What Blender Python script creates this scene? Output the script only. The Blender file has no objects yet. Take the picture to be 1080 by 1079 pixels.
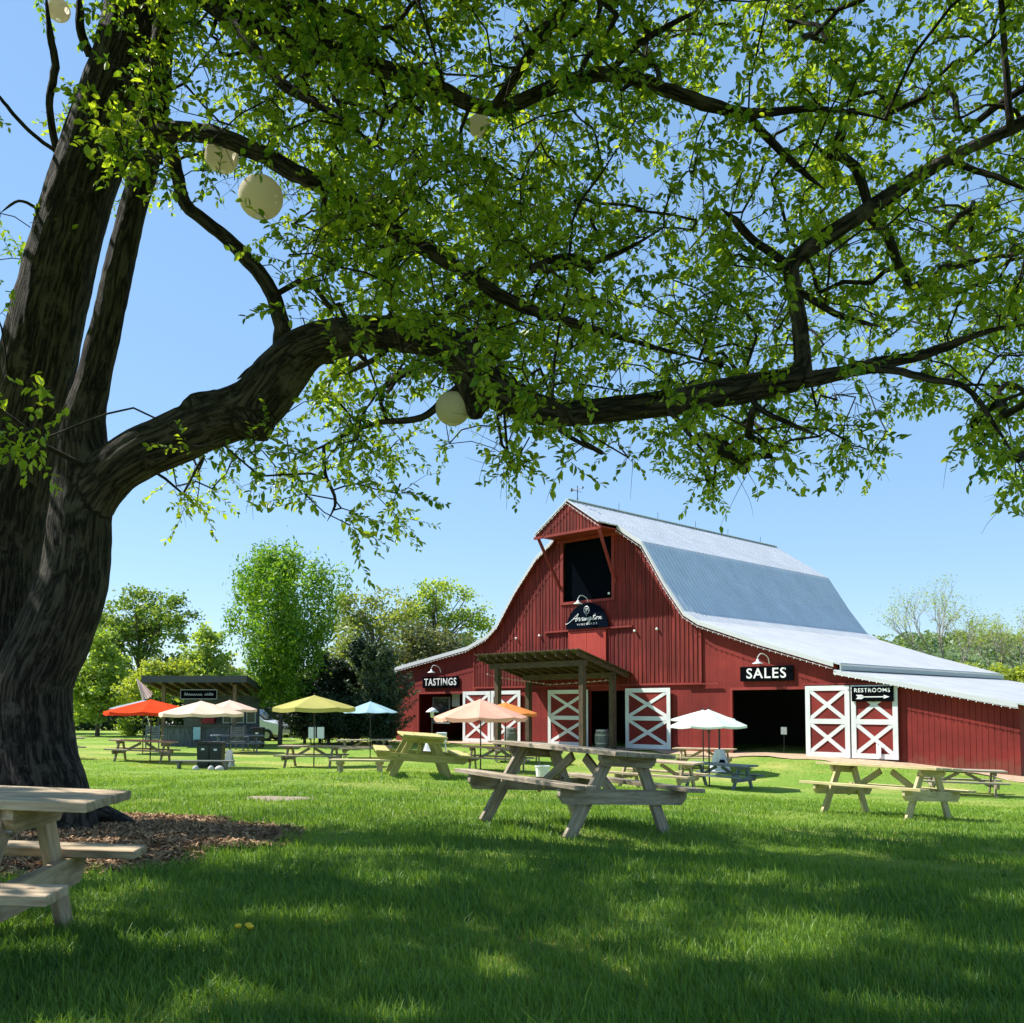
import bpy, math, random
import numpy as np
from mathutils import Vector, Matrix
rnd = random.Random(7); nr = np.random.default_rng(11)
C = bpy.context.scene.collection
R = math.radians
# ------------------------------------------------------------------ camera, world, sun, exposure
PITCH = R(3.0); FPX = 1000.0; PCX, PCY = 540.0, 692.0; EYE = np.array([0, 0, 1.5])
cam = bpy.data.cameras.new('camera'); camo = bpy.data.objects.new('camera', cam); C.objects.link(camo)
camo.location = EYE; camo.rotation_euler = (R(90) + PITCH, 0, 0)
cam.sensor_fit = 'HORIZONTAL'; cam.sensor_width = 36; cam.lens = 36 * FPX / 1080
cam.shift_y = (PCY - 539.5) / 1080; cam.clip_start = .05; cam.clip_end = 3000
bpy.context.scene.camera = camo
SUN = Vector((-.60, .18, .78)).normalized()
w = bpy.data.worlds.new('World'); bpy.context.scene.world = w; w.use_nodes = True
sky = w.node_tree.nodes.new('ShaderNodeTexSky'); sky.sky_type = 'NISHITA'; sky.sun_disc = False
sky.sun_elevation = math.asin(SUN.z); sky.sun_rotation = math.atan2(SUN.x, SUN.y)
sky.air_density = 1.0; sky.dust_density = .05; sky.ozone_density = 2.0; sky.altitude = 0
bg = w.node_tree.nodes['Background']; bg.inputs[1].default_value = .11
smx = w.node_tree.nodes.new('ShaderNodeMixRGB'); smx.inputs[0].default_value = .55; smx.inputs[2].default_value = (1.5, 2.85, 4.75, 1)
w.node_tree.links.new(sky.outputs[0], smx.inputs[1]); w.node_tree.links.new(smx.outputs[0], bg.inputs[0])
sl = bpy.data.lights.new('sun', 'SUN'); sl.energy = 5.0; sl.angle = R(.53); sl.color = (1, .96, .89)
so = bpy.data.objects.new('sun', sl); C.objects.link(so); so.rotation_euler = SUN.to_track_quat('Z', 'Y').to_euler()
sc = bpy.context.scene
sc.view_settings.view_transform = 'Standard'; sc.view_settings.look = 'None'; sc.view_settings.gamma = 1
sc.view_settings.exposure = .9
sc.cycles.max_bounces = 6; sc.cycles.diffuse_bounces = 3; sc.cycles.glossy_bounces = 2
sc.cycles.transmission_bounces = 4; sc.cycles.transparent_max_bounces = 8
sc.cycles.caustics_reflective = False; sc.cycles.caustics_refractive = False
try: sc.cycles.use_denoising = True; sc.cycles.denoiser = 'OPENIMAGEDENOISE'
except Exception: pass

# ------------------------------------------------------------------ pixel -> world helpers
def ray(px, py):
    a = (px - PCX) / FPX; b = (PCY - py) / FPX
    return np.array([a, math.cos(PITCH) - math.sin(PITCH) * b, math.sin(PITCH) + math.cos(PITCH) * b])
def at(px, py, Y):
    r = ray(px, py); return Vector(EYE + r * Y / r[1])
def proj(P):
    P = np.asarray(P, float); v = P - EYE
    fw = v[..., 1] * math.cos(PITCH) + v[..., 2] * math.sin(PITCH); up = -v[..., 1] * math.sin(PITCH) + v[..., 2] * math.cos(PITCH)
    fw = np.where(np.abs(fw) < 1e-3, 1e-3, fw)
    return PCX + FPX * v[..., 0] / fw, PCY - FPX * up / fw, fw
# ------------------------------------------------------------------ terrain function
GP = [(-3.1, 4.2, .38), (-3, 1, .36), (0, 0, .3), (3, 2, .25), (0.6, 9.5, .31), (-1, 8, .33), (-5, 9, .33), (-9, 8, .3), (2.2, 8.3, .22), (6, 6, .14), (6, 9.5, .02),
      (-4, 14, .22), (-10, 15, .1), (0, 14, .12), (5.7, 14.6, -.19), (9, 12, -.16), (-1.8, 18.4, .19), (-8, 24, -.3), (-16, 31, -.28), (-.5, 30, -.55), (2, 22, -.35),
      (-13.3, 34, -.5), (-7, 33, -.65), (-6, 39, -.66), (-12.5, 46, -.5), (-.5, 36, -.6), (6, 30, -1.0), (14, 27, -1.1), (13, 20, -.75), (8, 20, -.6), (5, 25, -.8),
      (6, 35, -.85), (-7, 56, -.55), (-2.5, 51.5, -.47), (5, 43.8, -.45), (11.5, 37, -.48), (14, 34.5, -.55), (17, 31.6, -.88), (20, 26, -1.1), (-20, 60, -.45), (-35, 60, -.4), (-30, 30, -.3)]
for k in range(16):
    a = k / 16 * 2 * math.pi; GP.append((90 * math.cos(a), 40 + 90 * math.sin(a), -.5))
GP = np.array(GP)
def _tps(r2): return np.where(r2 > 1e-9, .5 * r2 * np.log(np.maximum(r2, 1e-9)), 0)
_n = len(GP); _d2 = ((GP[:, None, :2] - GP[None, :, :2]) ** 2).sum(-1)
_A = np.zeros((_n + 3, _n + 3)); _A[:_n, :_n] = _tps(_d2) + np.eye(_n) * 2.0; _A[:_n, _n] = 1; _A[:_n, _n + 1:] = GP[:, :2]; _A[_n:, :_n] = _A[:_n, _n:].T
_W = np.linalg.solve(_A, np.r_[GP[:, 2], 0, 0, 0])
def gh(x, y):
    x = np.asarray(x, float); y = np.asarray(y, float); sh = x.shape; X = x.ravel(); Y = y.ravel()
    out = np.empty(len(X))
    for i in range(0, len(X), 20000):
        a, b = X[i:i + 20000], Y[i:i + 20000]
        d2 = (a[:, None] - GP[None, :, 0]) ** 2 + (b[:, None] - GP[None, :, 1]) ** 2
        out[i:i + 20000] = _tps(d2) @ _W[:_n] + _W[_n] + _W[_n + 1] * a + _W[_n + 2] * b
    rr = np.hypot(X, Y - 40); t = np.clip((rr - 60) / 30, 0, 1); out = out * (1 - t) - .5 * t
    out = out + .012 * np.sin(X * 2.1 + Y) * np.sin(Y * 1.7 - .6 * X) * (1 - t)
    return out.reshape(sh)
def g1(x, y): return float(gh(np.array([x]), np.array([y]))[0])
def pos(px, d):      # a point on the ground under pixel column px at distance d
    x = (px - PCX) / FPX * d; return Vector((x, d, g1(x, d)))

# ------------------------------------------------------------------ materials
def mat(name, base=(.5, .5, .5), rough=.7, spec=.5, metal=0, noise=None, bump=None, grain=False, attr=None, trans=None, coat=0, col2=None):
    m = bpy.data.materials.new(name); m.use_nodes = True; nt = m.node_tree; N = nt.nodes; L = nt.links
    b = N['Principled BSDF']; b.inputs['Roughness'].default_value = rough; b.inputs['Metallic'].default_value = metal
    b.inputs['Specular IOR Level'].default_value = spec; b.inputs['Base Color'].default_value = (*base, 1)
    if coat: b.inputs['Coat Weight'].default_value = coat
    tc = N.new('ShaderNodeTexCoord'); co = tc.outputs['Object']
    if grain:
        at_ = N.new('ShaderNodeAttribute'); at_.attribute_name = 'gc'; co = at_.outputs['Vector']
    if noise:
        # noise = (scale, dark colour, light colour, [stretch])
        mp = N.new('ShaderNodeMapping'); L.new(co, mp.inputs[0]); mp.inputs['Scale'].default_value = noise[3] if len(noise) > 3 else (1, 1, 1)
        n1 = N.new('ShaderNodeTexNoise'); n1.inputs['Scale'].default_value = noise[0]; n1.inputs['Detail'].default_value = 8; n1.inputs['Roughness'].default_value = .65
        L.new(mp.outputs[0], n1.inputs[0])
        r = N.new('ShaderNodeValToRGB'); r.color_ramp.elements[0].position = .32; r.color_ramp.elements[1].position = .68
        r.color_ramp.elements[0].color = (*noise[1], 1); r.color_ramp.elements[1].color = (*noise[2], 1)
        L.new(n1.outputs[0], r.inputs[0]); L.new(r.outputs[0], b.inputs['Base Color'])
        if bump:
            bp = N.new('ShaderNodeBump'); bp.inputs['Strength'].default_value = bump[0]; bp.inputs['Distance'].default_value = bump[1]
            L.new(n1.outputs[0], bp.inputs['Height']); L.new(bp.outputs[0], b.inputs['Normal'])
    return m

def wood(name, dark, light, knots=True, rough=.8, wear=None):
    m = bpy.data.materials.new(name); m.use_nodes = True; nt = m.node_tree; N = nt.nodes; L = nt.links
    b = N['Principled BSDF']; b.inputs['Roughness'].default_value = rough; b.inputs['Specular IOR Level'].default_value = .3
    a = N.new('ShaderNodeAttribute'); a.attribute_name = 'gc'
    mp = N.new('ShaderNodeMapping'); mp.inputs['Scale'].default_value = (1.3, 16, 16); L.new(a.outputs['Vector'], mp.inputs[0])
    dn = N.new('ShaderNodeTexNoise'); dn.inputs['Scale'].default_value = 2.2; dn.inputs['Detail'].default_value = 3; L.new(a.outputs['Vector'], dn.inputs[0])
    mx = N.new('ShaderNodeMixRGB'); mx.blend_type = 'ADD'; mx.inputs[0].default_value = .5; L.new(mp.outputs[0], mx.inputs[1]); L.new(dn.outputs['Color'], mx.inputs[2])
    n1 = N.new('ShaderNodeTexNoise'); n1.inputs['Scale'].default_value = 1.9; n1.inputs['Detail'].default_value = 9; n1.inputs['Roughness'].default_value = .7; L.new(mx.outputs[0], n1.inputs[0])
    r = N.new('ShaderNodeValToRGB'); r.color_ramp.elements[0].position = .34; r.color_ramp.elements[1].position = .62
    r.color_ramp.elements[0].color = (*dark, 1); r.color_ramp.elements[1].color = (*light, 1); L.new(n1.outputs[0], r.inputs[0])
    out = r.outputs[0]
    n2 = N.new('ShaderNodeTexNoise'); n2.inputs['Scale'].default_value = 3.1; n2.inputs['Detail'].default_value = 5
    mp2 = N.new('ShaderNodeMapping'); mp2.inputs['Scale'].default_value = (1, 3, 3); L.new(a.outputs['Vector'], mp2.inputs[0]); L.new(mp2.outputs[0], n2.inputs[0])
    r2 = N.new('ShaderNodeValToRGB'); r2.color_ramp.elements[0].position = .5; r2.color_ramp.elements[1].position = .72
    L.new(n2.outputs[0], r2.inputs[0])
    m2 = N.new('ShaderNodeMixRGB'); m2.inputs[2].default_value = (*(wear or tuple(c * .55 for c in dark)), 1)
    ml = N.new('ShaderNodeMath'); ml.operation = 'MULTIPLY'; ml.inputs[1].default_value = .65; L.new(r2.outputs[0], ml.inputs[0])
    L.new(ml.outputs[0], m2.inputs[0]); L.new(out, m2.inputs[1]); out = m2.outputs[0]
    if knots:
        v = N.new('ShaderNodeTexVoronoi'); v.inputs['Scale'].default_value = 2.6; mp3 = N.new('ShaderNodeMapping'); mp3.inputs['Scale'].default_value = (1, 1.6, 1.6)
        L.new(a.outputs['Vector'], mp3.inputs[0]); L.new(mp3.outputs[0], v.inputs[0])
        r3 = N.new('ShaderNodeValToRGB'); r3.color_ramp.elements[0].position = .035; r3.color_ramp.elements[0].color = (1, 1, 1, 1); r3.color_ramp.elements[1].position = .06; r3.color_ramp.elements[1].color = (0, 0, 0, 1)
        L.new(v.outputs['Distance'], r3.inputs[0]); m3 = N.new('ShaderNodeMixRGB'); m3.inputs[2].default_value = (.045, .028, .016, 1)
        L.new(r3.outputs[0], m3.inputs[0]); L.new(out, m3.inputs[1]); out = m3.outputs[0]
    L.new(out, b.inputs['Base Color'])
    bp = N.new('ShaderNodeBump'); bp.inputs['Strength'].default_value = .5; bp.inputs['Distance'].default_value = .004
    L.new(n1.outputs[0], bp.inputs['Height']); L.new(bp.outputs[0], b.inputs['Normal'])
    return m

def leafmat(name, c1, c2, trans=.45, rough=.45, attr=True):
    m = bpy.data.materials.new(name); m.use_nodes = True; nt = m.node_tree; N = nt.nodes; L = nt.links
    for n in list(N): N.remove(n)
    o = N.new('ShaderNodeOutputMaterial'); b = N.new('ShaderNodeBsdfPrincipled'); t = N.new('ShaderNodeBsdfTranslucent'); mx = N.new('ShaderNodeMixShader')
    a = N.new('ShaderNodeAttribute'); a.attribute_name = 'rv'
    r = N.new('ShaderNodeMixRGB'); r.inputs[1].default_value = (*c1, 1); r.inputs[2].default_value = (*c2, 1); L.new(a.outputs['Fac'], r.inputs[0])
    L.new(r.outputs[0], b.inputs['Base Color']); b.inputs['Roughness'].default_value = rough; b.inputs['Specular IOR Level'].default_value = .35
    tm = N.new('ShaderNodeMixRGB'); tm.blend_type = 'MULTIPLY'; tm.inputs[0].default_value = 1; tm.inputs[2].default_value = (1.9, 1.75, .55, 1)
    L.new(r.outputs[0], tm.inputs[1]); L.new(tm.outputs[0], t.inputs[0])
    mx.inputs[0].default_value = trans; L.new(b.outputs[0], mx.inputs[1]); L.new(t.outputs[0], mx.inputs[2]); L.new(mx.outputs[0], o.inputs[0])
    return m

def barkmat(name, dark, light, scale=1, bump=.03):
    m = bpy.data.materials.new(name); m.use_nodes = True; nt = m.node_tree; N = nt.nodes; L = nt.links
    b = N['Principled BSDF']; b.inputs['Roughness'].default_value = .9; b.inputs['Specular IOR Level'].default_value = .2
    a = N.new('ShaderNodeAttribute'); a.attribute_name = 'gc'   # (cos*r, sin*r, along)
    mp = N.new('ShaderNodeMapping'); mp.inputs['Scale'].default_value = (21 * scale, 21 * scale, 2.2 * scale); L.new(a.outputs['Vector'], mp.inputs[0])
    dn = N.new('ShaderNodeTexNoise'); dn.inputs['Scale'].default_value = 3; dn.inputs['Detail'].default_value = 5; L.new(a.outputs['Vector'], dn.inputs[0])
    mx = N.new('ShaderNodeMixRGB'); mx.blend_type = 'ADD'; mx.inputs[0].default_value = .9; L.new(mp.outputs[0], mx.inputs[1]); L.new(dn.outputs['Color'], mx.inputs[2])
    n0 = N.new('ShaderNodeTexNoise'); n0.inputs['Scale'].default_value = .9; n0.inputs['Detail'].default_value = 5; n0.inputs['Roughness'].default_value = .55; L.new(mx.outputs[0], n0.inputs[0])
    sb = N.new('ShaderNodeMath'); sb.operation = 'SUBTRACT'; sb.inputs[1].default_value = .5; L.new(n0.outputs[0], sb.inputs[0])
    ab = N.new('ShaderNodeMath'); ab.operation = 'ABSOLUTE'; L.new(sb.outputs[0], ab.inputs[0])
    r = N.new('ShaderNodeMapRange'); r.inputs[1].default_value = 0; r.inputs[2].default_value = .13; r.inputs[3].default_value = .25; r.inputs[4].default_value = 1; L.new(ab.outputs[0], r.inputs[0])
    n = N.new('ShaderNodeTexNoise'); n.inputs['Scale'].default_value = 2.6; n.inputs['Detail'].default_value = 10; n.inputs['Roughness'].default_value = .75; L.new(mx.outputs[0], n.inputs[0])
    mm = N.new('ShaderNodeMath'); mm.operation = 'MULTIPLY'; L.new(r.outputs[0], mm.inputs[0]); L.new(n.outputs[0], mm.inputs[1])
    r2 = N.new('ShaderNodeValToRGB'); r2.color_ramp.elements[0].position = .14; r2.color_ramp.elements[1].position = .60
    r2.color_ramp.elements[0].color = (*dark, 1); r2.color_ramp.elements[1].color = (*light, 1); L.new(mm.outputs[0], r2.inputs[0])
    ln = N.new('ShaderNodeTexNoise'); ln.inputs['Scale'].default_value = 3.3; ln.inputs['Detail'].default_value = 8; ln.inputs['Roughness'].default_value = .7; L.new(a.outputs['Vector'], ln.inputs[0])
    lr_ = N.new('ShaderNodeValToRGB'); lr_.color_ramp.elements[0].position = .54; lr_.color_ramp.elements[1].position = .66; lr_.color_ramp.elements[1].color = (.55, .55, .55, 1); L.new(ln.outputs[0], lr_.inputs[0])
    lm = N.new('ShaderNodeMixRGB'); lm.inputs[2].default_value = (*[min(1, c * 1.35 + .01) for c in light], 1); L.new(lr_.outputs[0], lm.inputs[0]); L.new(r2.outputs[0], lm.inputs[1]); L.new(lm.outputs[0], b.inputs['Base Color'])
    bp = N.new('ShaderNodeBump'); bp.inputs['Strength'].default_value = 1; bp.inputs['Distance'].default_value = bump
    L.new(mm.outputs[0], bp.inputs['Height']); L.new(bp.outputs[0], b.inputs['Normal'])
    return m

M = dict(
    weathered=wood('weathered_wood', (.20, .155, .105), (.46, .385, .285), wear=(.13, .095, .07)),
    tan=wood('tan_wood', (.30, .21, .125), (.58, .45, .30)),
    treated=wood('treated_yellow_wood', (.33, .27, .085), (.52, .45, .18), wear=(.25, .24, .07)),
    pale=wood('pale_new_wood', (.40, .33, .15), (.62, .54, .30), wear=(.32, .28, .12)),
    grey=wood('grey_old_wood', (.13, .125, .115), (.29, .275, .245)),
    bluegrey=wood('blue_grey_wood', (.09, .11, .13), (.2, .23, .26)),
    post=wood('post_wood', (.05, .034, .02), (.125, .085, .052)),
    bolt=mat('galvanised_bolt', (.5, .5, .48), .4, metal=.8),
    black=mat('black_metal', (.012, .012, .013), .5),
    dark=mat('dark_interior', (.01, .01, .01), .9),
)

# ------------------------------------------------------------------ object helpers
def tag(o, label=None, cat=None, group=None, kind=None):
    if label: o['label'] = label
    if cat: o['category'] = cat
    if group: o['group'] = group
    if kind: o['kind'] = kind
    return o
def empty(name, loc=(0, 0, 0), rz=0, label=None, cat=None, group=None):
    o = bpy.data.objects.new(name, None); C.objects.link(o); o.location = loc; o.rotation_euler = (0, 0, rz); o.empty_display_size = .2
    return tag(o, label, cat, group)
def meshobj(name, V, F, mats, parent=None, gc=None, rv=None, mi=None, smooth=False):
    me = bpy.data.meshes.new(name); me.from_pydata([tuple(v) for v in V] if not isinstance(V, np.ndarray) else V.tolist(), [], F)
    if gc is not None: me.attributes.new('gc', 'FLOAT_VECTOR', 'POINT').data.foreach_set('vector', np.asarray(gc, np.float32).ravel())
    if rv is not None: me.attributes.new('rv', 'FLOAT', 'POINT').data.foreach_set('value', np.asarray(rv, np.float32).ravel())
    for m in (mats if isinstance(mats, (list, tuple)) else [mats]): me.materials.append(m)
    if mi is not None: me.polygons.foreach_set('material_index', np.asarray(mi, np.int32))
    if smooth: me.polygons.foreach_set('use_smooth', np.ones(len(me.polygons), bool))
    me.update(); o = bpy.data.objects.new(name, me); C.objects.link(o)
    if parent: o.parent = parent
    return o
def bulk(name, V, nper, faces, nfaces_unit, mats, parent=None, rv=None, gc=None, smooth=False, loops=None):
    """V (n*nper,3) ; faces: list of index tuples of one unit (all same length)"""
    n = len(V) // nper; me = bpy.data.meshes.new(name); fl = len(faces[0]); nf = len(faces)
    me.vertices.add(len(V)); me.vertices.foreach_set('co', np.ascontiguousarray(V, np.float32).ravel())
    base = (np.arange(n) * nper)[:, None, None] + np.array(faces)[None]
    me.loops.add(n * nf * fl); me.polygons.add(n * nf)
    me.loops.foreach_set('vertex_index', base.ravel().astype(np.int32))
    me.polygons.foreach_set('loop_start', (np.arange(n * nf) * fl).astype(np.int32))
    if rv is not None: me.attributes.new('rv', 'FLOAT', 'POINT').data.foreach_set('value', np.asarray(rv, np.float32).ravel())
    if gc is not None: me.attributes.new('gc', 'FLOAT_VECTOR', 'POINT').data.foreach_set('vector', np.asarray(gc, np.float32).ravel())
    me.materials.append(mats); me.update(calc_edges=True)
    if smooth: me.polygons.foreach_set('use_smooth', np.ones(len(me.polygons), bool))
    o = bpy.data.objects.new(name, me); C.objects.link(o)
    if parent: o.parent = parent
    return o
def parts_of(o): return [c for c in bpy.data.objects if c.parent == o]
def copy_tree(o, parent=None):
    c = o.copy(); C.objects.link(c)
    if parent: c.parent = parent
    for ch in parts_of(o): copy_tree(ch, c)
    return c

class MB:
    def __init__(s): s.V = []; s.F = []; s.G = []; s.mi = []; s.cur = 0
    def add(s, vs, fs, gc=None):
        b = len(s.V); s.V += [Vector(v) for v in vs]; s.F += [tuple(i + b for i in f) for f in fs]
        s.G += list(gc) if gc is not None else [tuple(v) for v in vs]; s.mi += [s.cur] * len(fs); return s
    def box(s, x0, x1, y0, y1, z0, z1):
        vs = [(x, y, z) for x in (x0, x1) for y in (y0, y1) for z in (z0, z1)]
        return s.add(vs, [(0, 1, 3, 2), (4, 6, 7, 5), (0, 4, 5, 1), (2, 3, 7, 6), (0, 2, 6, 4), (1, 5, 7, 3)])
    def board(s, p0, p1, wd, th, up=(0, 0, 1), clip=0, bev=0):
        """board from p0 to p1 (centre line), width wd across, thickness th along up; clip = clipped end corners in plan"""
        p0, p1 = Vector(p0), Vector(p1); d = (p1 - p0); ln = d.length; d.normalize(); up = Vector(up); a = up.cross(d).normalized(); n = d.cross(a).normalized()
        h = wd / 2; t = th / 2; k = min(clip, h * .9); e = bev
        if k: o = [(0, -h + k), (k, -h), (ln - k, -h), (ln, -h + k), (ln, h - k), (ln - k, h), (k, h), (0, h - k)]
        else: o = [(0, -h), (ln, -h), (ln, h), (0, h)]
        m = len(o)
        def ins(q):
            cx, cy = ln / 2, 0; return (q[0] + (e if q[0] < cx else -e), q[1] + (e if q[1] < cy else -e))
        rings = [([ins(q) for q in o], -t), (o, -t + e), (o, t - e), ([ins(q) for q in o], t)] if e else [(o, -t), (o, t)]
        off = (rnd.random() * 40, rnd.random() * 40, rnd.random() * 40); vs = []; gc = []
        for rg, zz in rings:
            for q in rg: vs.append(p0 + d * q[0] + a * q[1] + n * zz); gc.append((q[0] + off[0], q[1] + off[1], zz + off[2]))
        fs = [tuple(range(m))[::-1], tuple(range(m * (len(rings) - 1), m * len(rings)))]
        for j in range(len(rings) - 1):
            for i in range(m): i2 = (i + 1) % m; fs.append((j * m + i, j * m + i2, (j + 1) * m + i2, (j + 1) * m + i))
        return s.add(vs, fs, gc)
    def prism(s, poly, o0, o1, axis='y'):
        """poly in (x,z) extruded from y=o0 to y=o1 (axis y) ; axis x: poly (y,z) extruded in x; axis z: poly (x,y)"""
        m = len(poly); f = {'y': lambda q, o: (q[0], o, q[1]), 'x': lambda q, o: (o, q[0], q[1]), 'z': lambda q, o: (q[0], q[1], o)}[axis]
        vs = [f(q, o0) for q in poly] + [f(q, o1) for q in poly]
        fs = [tuple(range(m)), tuple(range(m, 2 * m))[::-1]] + [(i, i + m, (i + 1) % m + m, (i + 1) % m) for i in range(m)]
        return s.add(vs, fs)
    def tube(s, pts, rad, seg=8, caps=True):
        pts = [Vector(p) for p in pts]; rad = rad if hasattr(rad, '__len__') else [rad] * len(pts); vs = []; gc = []; al = 0; pa = None
        off = rnd.random() * 30
        for i, p in enumerate(pts):
            d = (pts[min(i + 1, len(pts) - 1)] - pts[max(i - 1, 0)]).normalized()
            if pa is None: pa = d.orthogonal().normalized()
            pa = (pa - d * pa.dot(d)).normalized(); b = d.cross(pa)
            if i: al += (p - pts[i - 1]).length
            for k in range(seg):
                t = 2 * math.pi * k / seg; vs.append(p + (pa * math.cos(t) + b * math.sin(t)) * rad[i]); gc.append((math.cos(t) * rad[i] + off, math.sin(t) * rad[i], al + off))
        fs = []
        for i in range(len(pts) - 1):
            for k in range(seg): k2 = (k + 1) % seg; fs.append((i * seg + k, i * seg + k2, (i + 1) * seg + k2, (i + 1) * seg + k))
        if caps: fs += [tuple(range(seg))[::-1], tuple(range((len(pts) - 1) * seg, len(pts) * seg))]
        return s.add(vs, fs, gc)
    def lathe(s, prof, cx=0, cy=0, seg=16):
        vs = []; m = len(prof)
        for k in range(seg):
            t = 2 * math.pi * k / seg
            for r, z in prof: vs.append((cx + r * math.cos(t), cy + r * math.sin(t), z))
        fs = [(k * m + i, ((k + 1) % seg) * m + i, ((k + 1) % seg) * m + i + 1, k * m + i + 1) for k in range(seg) for i in range(m - 1)]
        return s.add(vs, fs)
    def build(s, name, mats, parent=None, smooth=False, bevel=0, loc=None):
        o = meshobj(name, s.V, s.F, mats, parent, gc=[tuple(g) for g in s.G], mi=s.mi, smooth=smooth)
        if bevel:
            b = o.modifiers.new('bevel', 'BEVEL'); b.width = bevel; b.segments = 2; b.limit_method = 'ANGLE'
        if loc is not None: o.location = loc
        return o

def text(s, size, mt, parent, name='lettering', loc=(0, 0, 0), rot=(R(90), 0, 0), ext=.006, off=.0, space=1.0, width=None, shear=0, align='CENTER'):
    c = bpy.data.curves.new('t', 'FONT'); c.body = s; c.size = size; c.align_x = align; c.align_y = 'CENTER'; c.extrude = ext; c.offset = off; c.space_character = space; c.shear = shear
    c.resolution_u = 3
    t = bpy.data.objects.new('t', c); C.objects.link(t); dg = bpy.context.evaluated_depsgraph_get(); dg.update()
    me = bpy.data.meshes.new_from_object(t.evaluated_get(dg)); bpy.data.objects.remove(t); bpy.data.curves.remove(c)
    me.materials.clear(); me.materials.append(mt)
    if width:
        xs = [v.co.x for v in me.vertices]; k = width / (max(xs) - min(xs)); ox = (max(xs) + min(xs)) / 2
        for v in me.vertices: v.co.x = (v.co.x - ox) * k
    o = bpy.data.objects.new(name, me); C.objects.link(o); o.parent = parent; o.location = loc; o.rotation_euler = rot; return o

# ================================================================== GROUND
def groundmat():
    m = bpy.data.materials.new('lawn'); m.use_nodes = True; nt = m.node_tree; N = nt.nodes; L = nt.links
    b = N['Principled BSDF']; b.inputs['Roughness'].default_value = .95; b.inputs['Specular IOR Level'].default_value = .1
    tc = N.new('ShaderNodeTexCoord')
    def nz(s, d=6, r=.6):
        n = N.new('ShaderNodeTexNoise'); n.inputs['Scale'].default_value = s; n.inputs['Detail'].default_value = d; n.inputs['Roughness'].default_value = r; L.new(tc.outputs['Object'], n.inputs[0]); return n
    def ramp(n, p0, p1, c0, c1):
        r = N.new('ShaderNodeValToRGB'); r.color_ramp.elements[0].position = p0; r.color_ramp.elements[1].position = p1
        r.color_ramp.elements[0].color = (*c0, 1); r.color_ramp.elements[1].color = (*c1, 1); L.new(n.outputs[0], r.inputs[0]); return r
    fine = ramp(nz(9, 9, .75), .33, .67, (.08, .19, .025), (.30, .43, .065))
    big = ramp(nz(.32, 5, .6), .46, .66, (0, 0, 0), (1, 1, 1))
    mx = N.new('ShaderNodeMixRGB'); L.new(fine.outputs[0], mx.inputs[1]); mx.inputs[2].default_value = (.46, .44, .13, 1)
    ml = N.new('ShaderNodeMath'); ml.operation = 'MULTIPLY'; ml.inputs[1].default_value = .8; L.new(big.outputs[0], ml.inputs[0]); L.new(ml.outputs[0], mx.inputs[0])
    soil = ramp(nz(1.1, 8, .7), .66, .74, (0, 0, 0), (1, 1, 1)); m2 = N.new('ShaderNodeMixRGB'); L.new(mx.outputs[0], m2.inputs[1]); m2.inputs[2].default_value = (.24, .18, .09, 1)
    ms = N.new('ShaderNodeMath'); ms.operation = 'MULTIPLY'; ms.inputs[1].default_value = .5; L.new(soil.outputs[0], ms.inputs[0]); L.new(ms.outputs[0], m2.inputs[0])
    L.new(m2.outputs[0], b.inputs['Base Color'])
    bp = N.new('ShaderNodeBump'); bp.inputs['Strength'].default_value = 1; bp.inputs['Distance'].default_value = .08; n = nz(14, 8, .8); L.new(n.outputs[0], bp.inputs['Height']); L.new(bp.outputs[0], b.inputs['Normal'])
    return m
M['lawn'] = groundmat()
def grid_axis(lo, hi, n, focus, k):
    t = np.linspace(-1, 1, n); s = np.sign(t) * np.abs(t) ** k
    return np.where(s < 0, focus + (focus - lo) * s, focus + (hi - focus) * s)
gx = grid_axis(-1500, 1500, 141, 0, 4.2); gy = grid_axis(-300, 1500, 161, 12, 3.8)
GX, GY = np.meshgrid(gx, gy); GZ = gh(GX, GY)
Vg = np.stack([GX, GY, GZ], -1).reshape(-1, 3); nx = len(gx)
Fg = [(j * nx + i, j * nx + i + 1, (j + 1) * nx + i + 1, (j + 1) * nx + i) for j in range(len(gy) - 1) for i in range(nx - 1)]
tag(meshobj('ground', Vg, Fg, M['lawn'], smooth=True), kind='structure')
# barn frame
P0 = Vector((-2.575, 51.5)); U = Vector((.702, -.712)).normalized(); W = Vector((.712, .702)).normalized()
def bw(s, o): return (P0.x + s * U.x + o * W.x, P0.y + s * U.y + o * W.y)
# tan path strip in front of the barn
V = []; F = []
ss = np.linspace(-7, 31, 60)
for k, s in enumerate(ss):
    for j, o in enumerate(np.linspace(-1.1 - .35 * math.sin(s * .9) - .25 * math.sin(s * 2.3), .6, 5)):
        x, y = bw(s, o); V.append((x, y, g1(x, y) + .025))
    if k: F += [((k - 1) * 5 + j, k * 5 + j, k * 5 + j + 1, (k - 1) * 5 + j + 1) for j in range(4)]
M['path'] = mat('gravel_path', noise=(6, (.30, .20, .12), (.48, .36, .24)), rough=.95, bump=(.5, .02))
tag(meshobj('path', V, F, M['path']), kind='structure')

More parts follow.
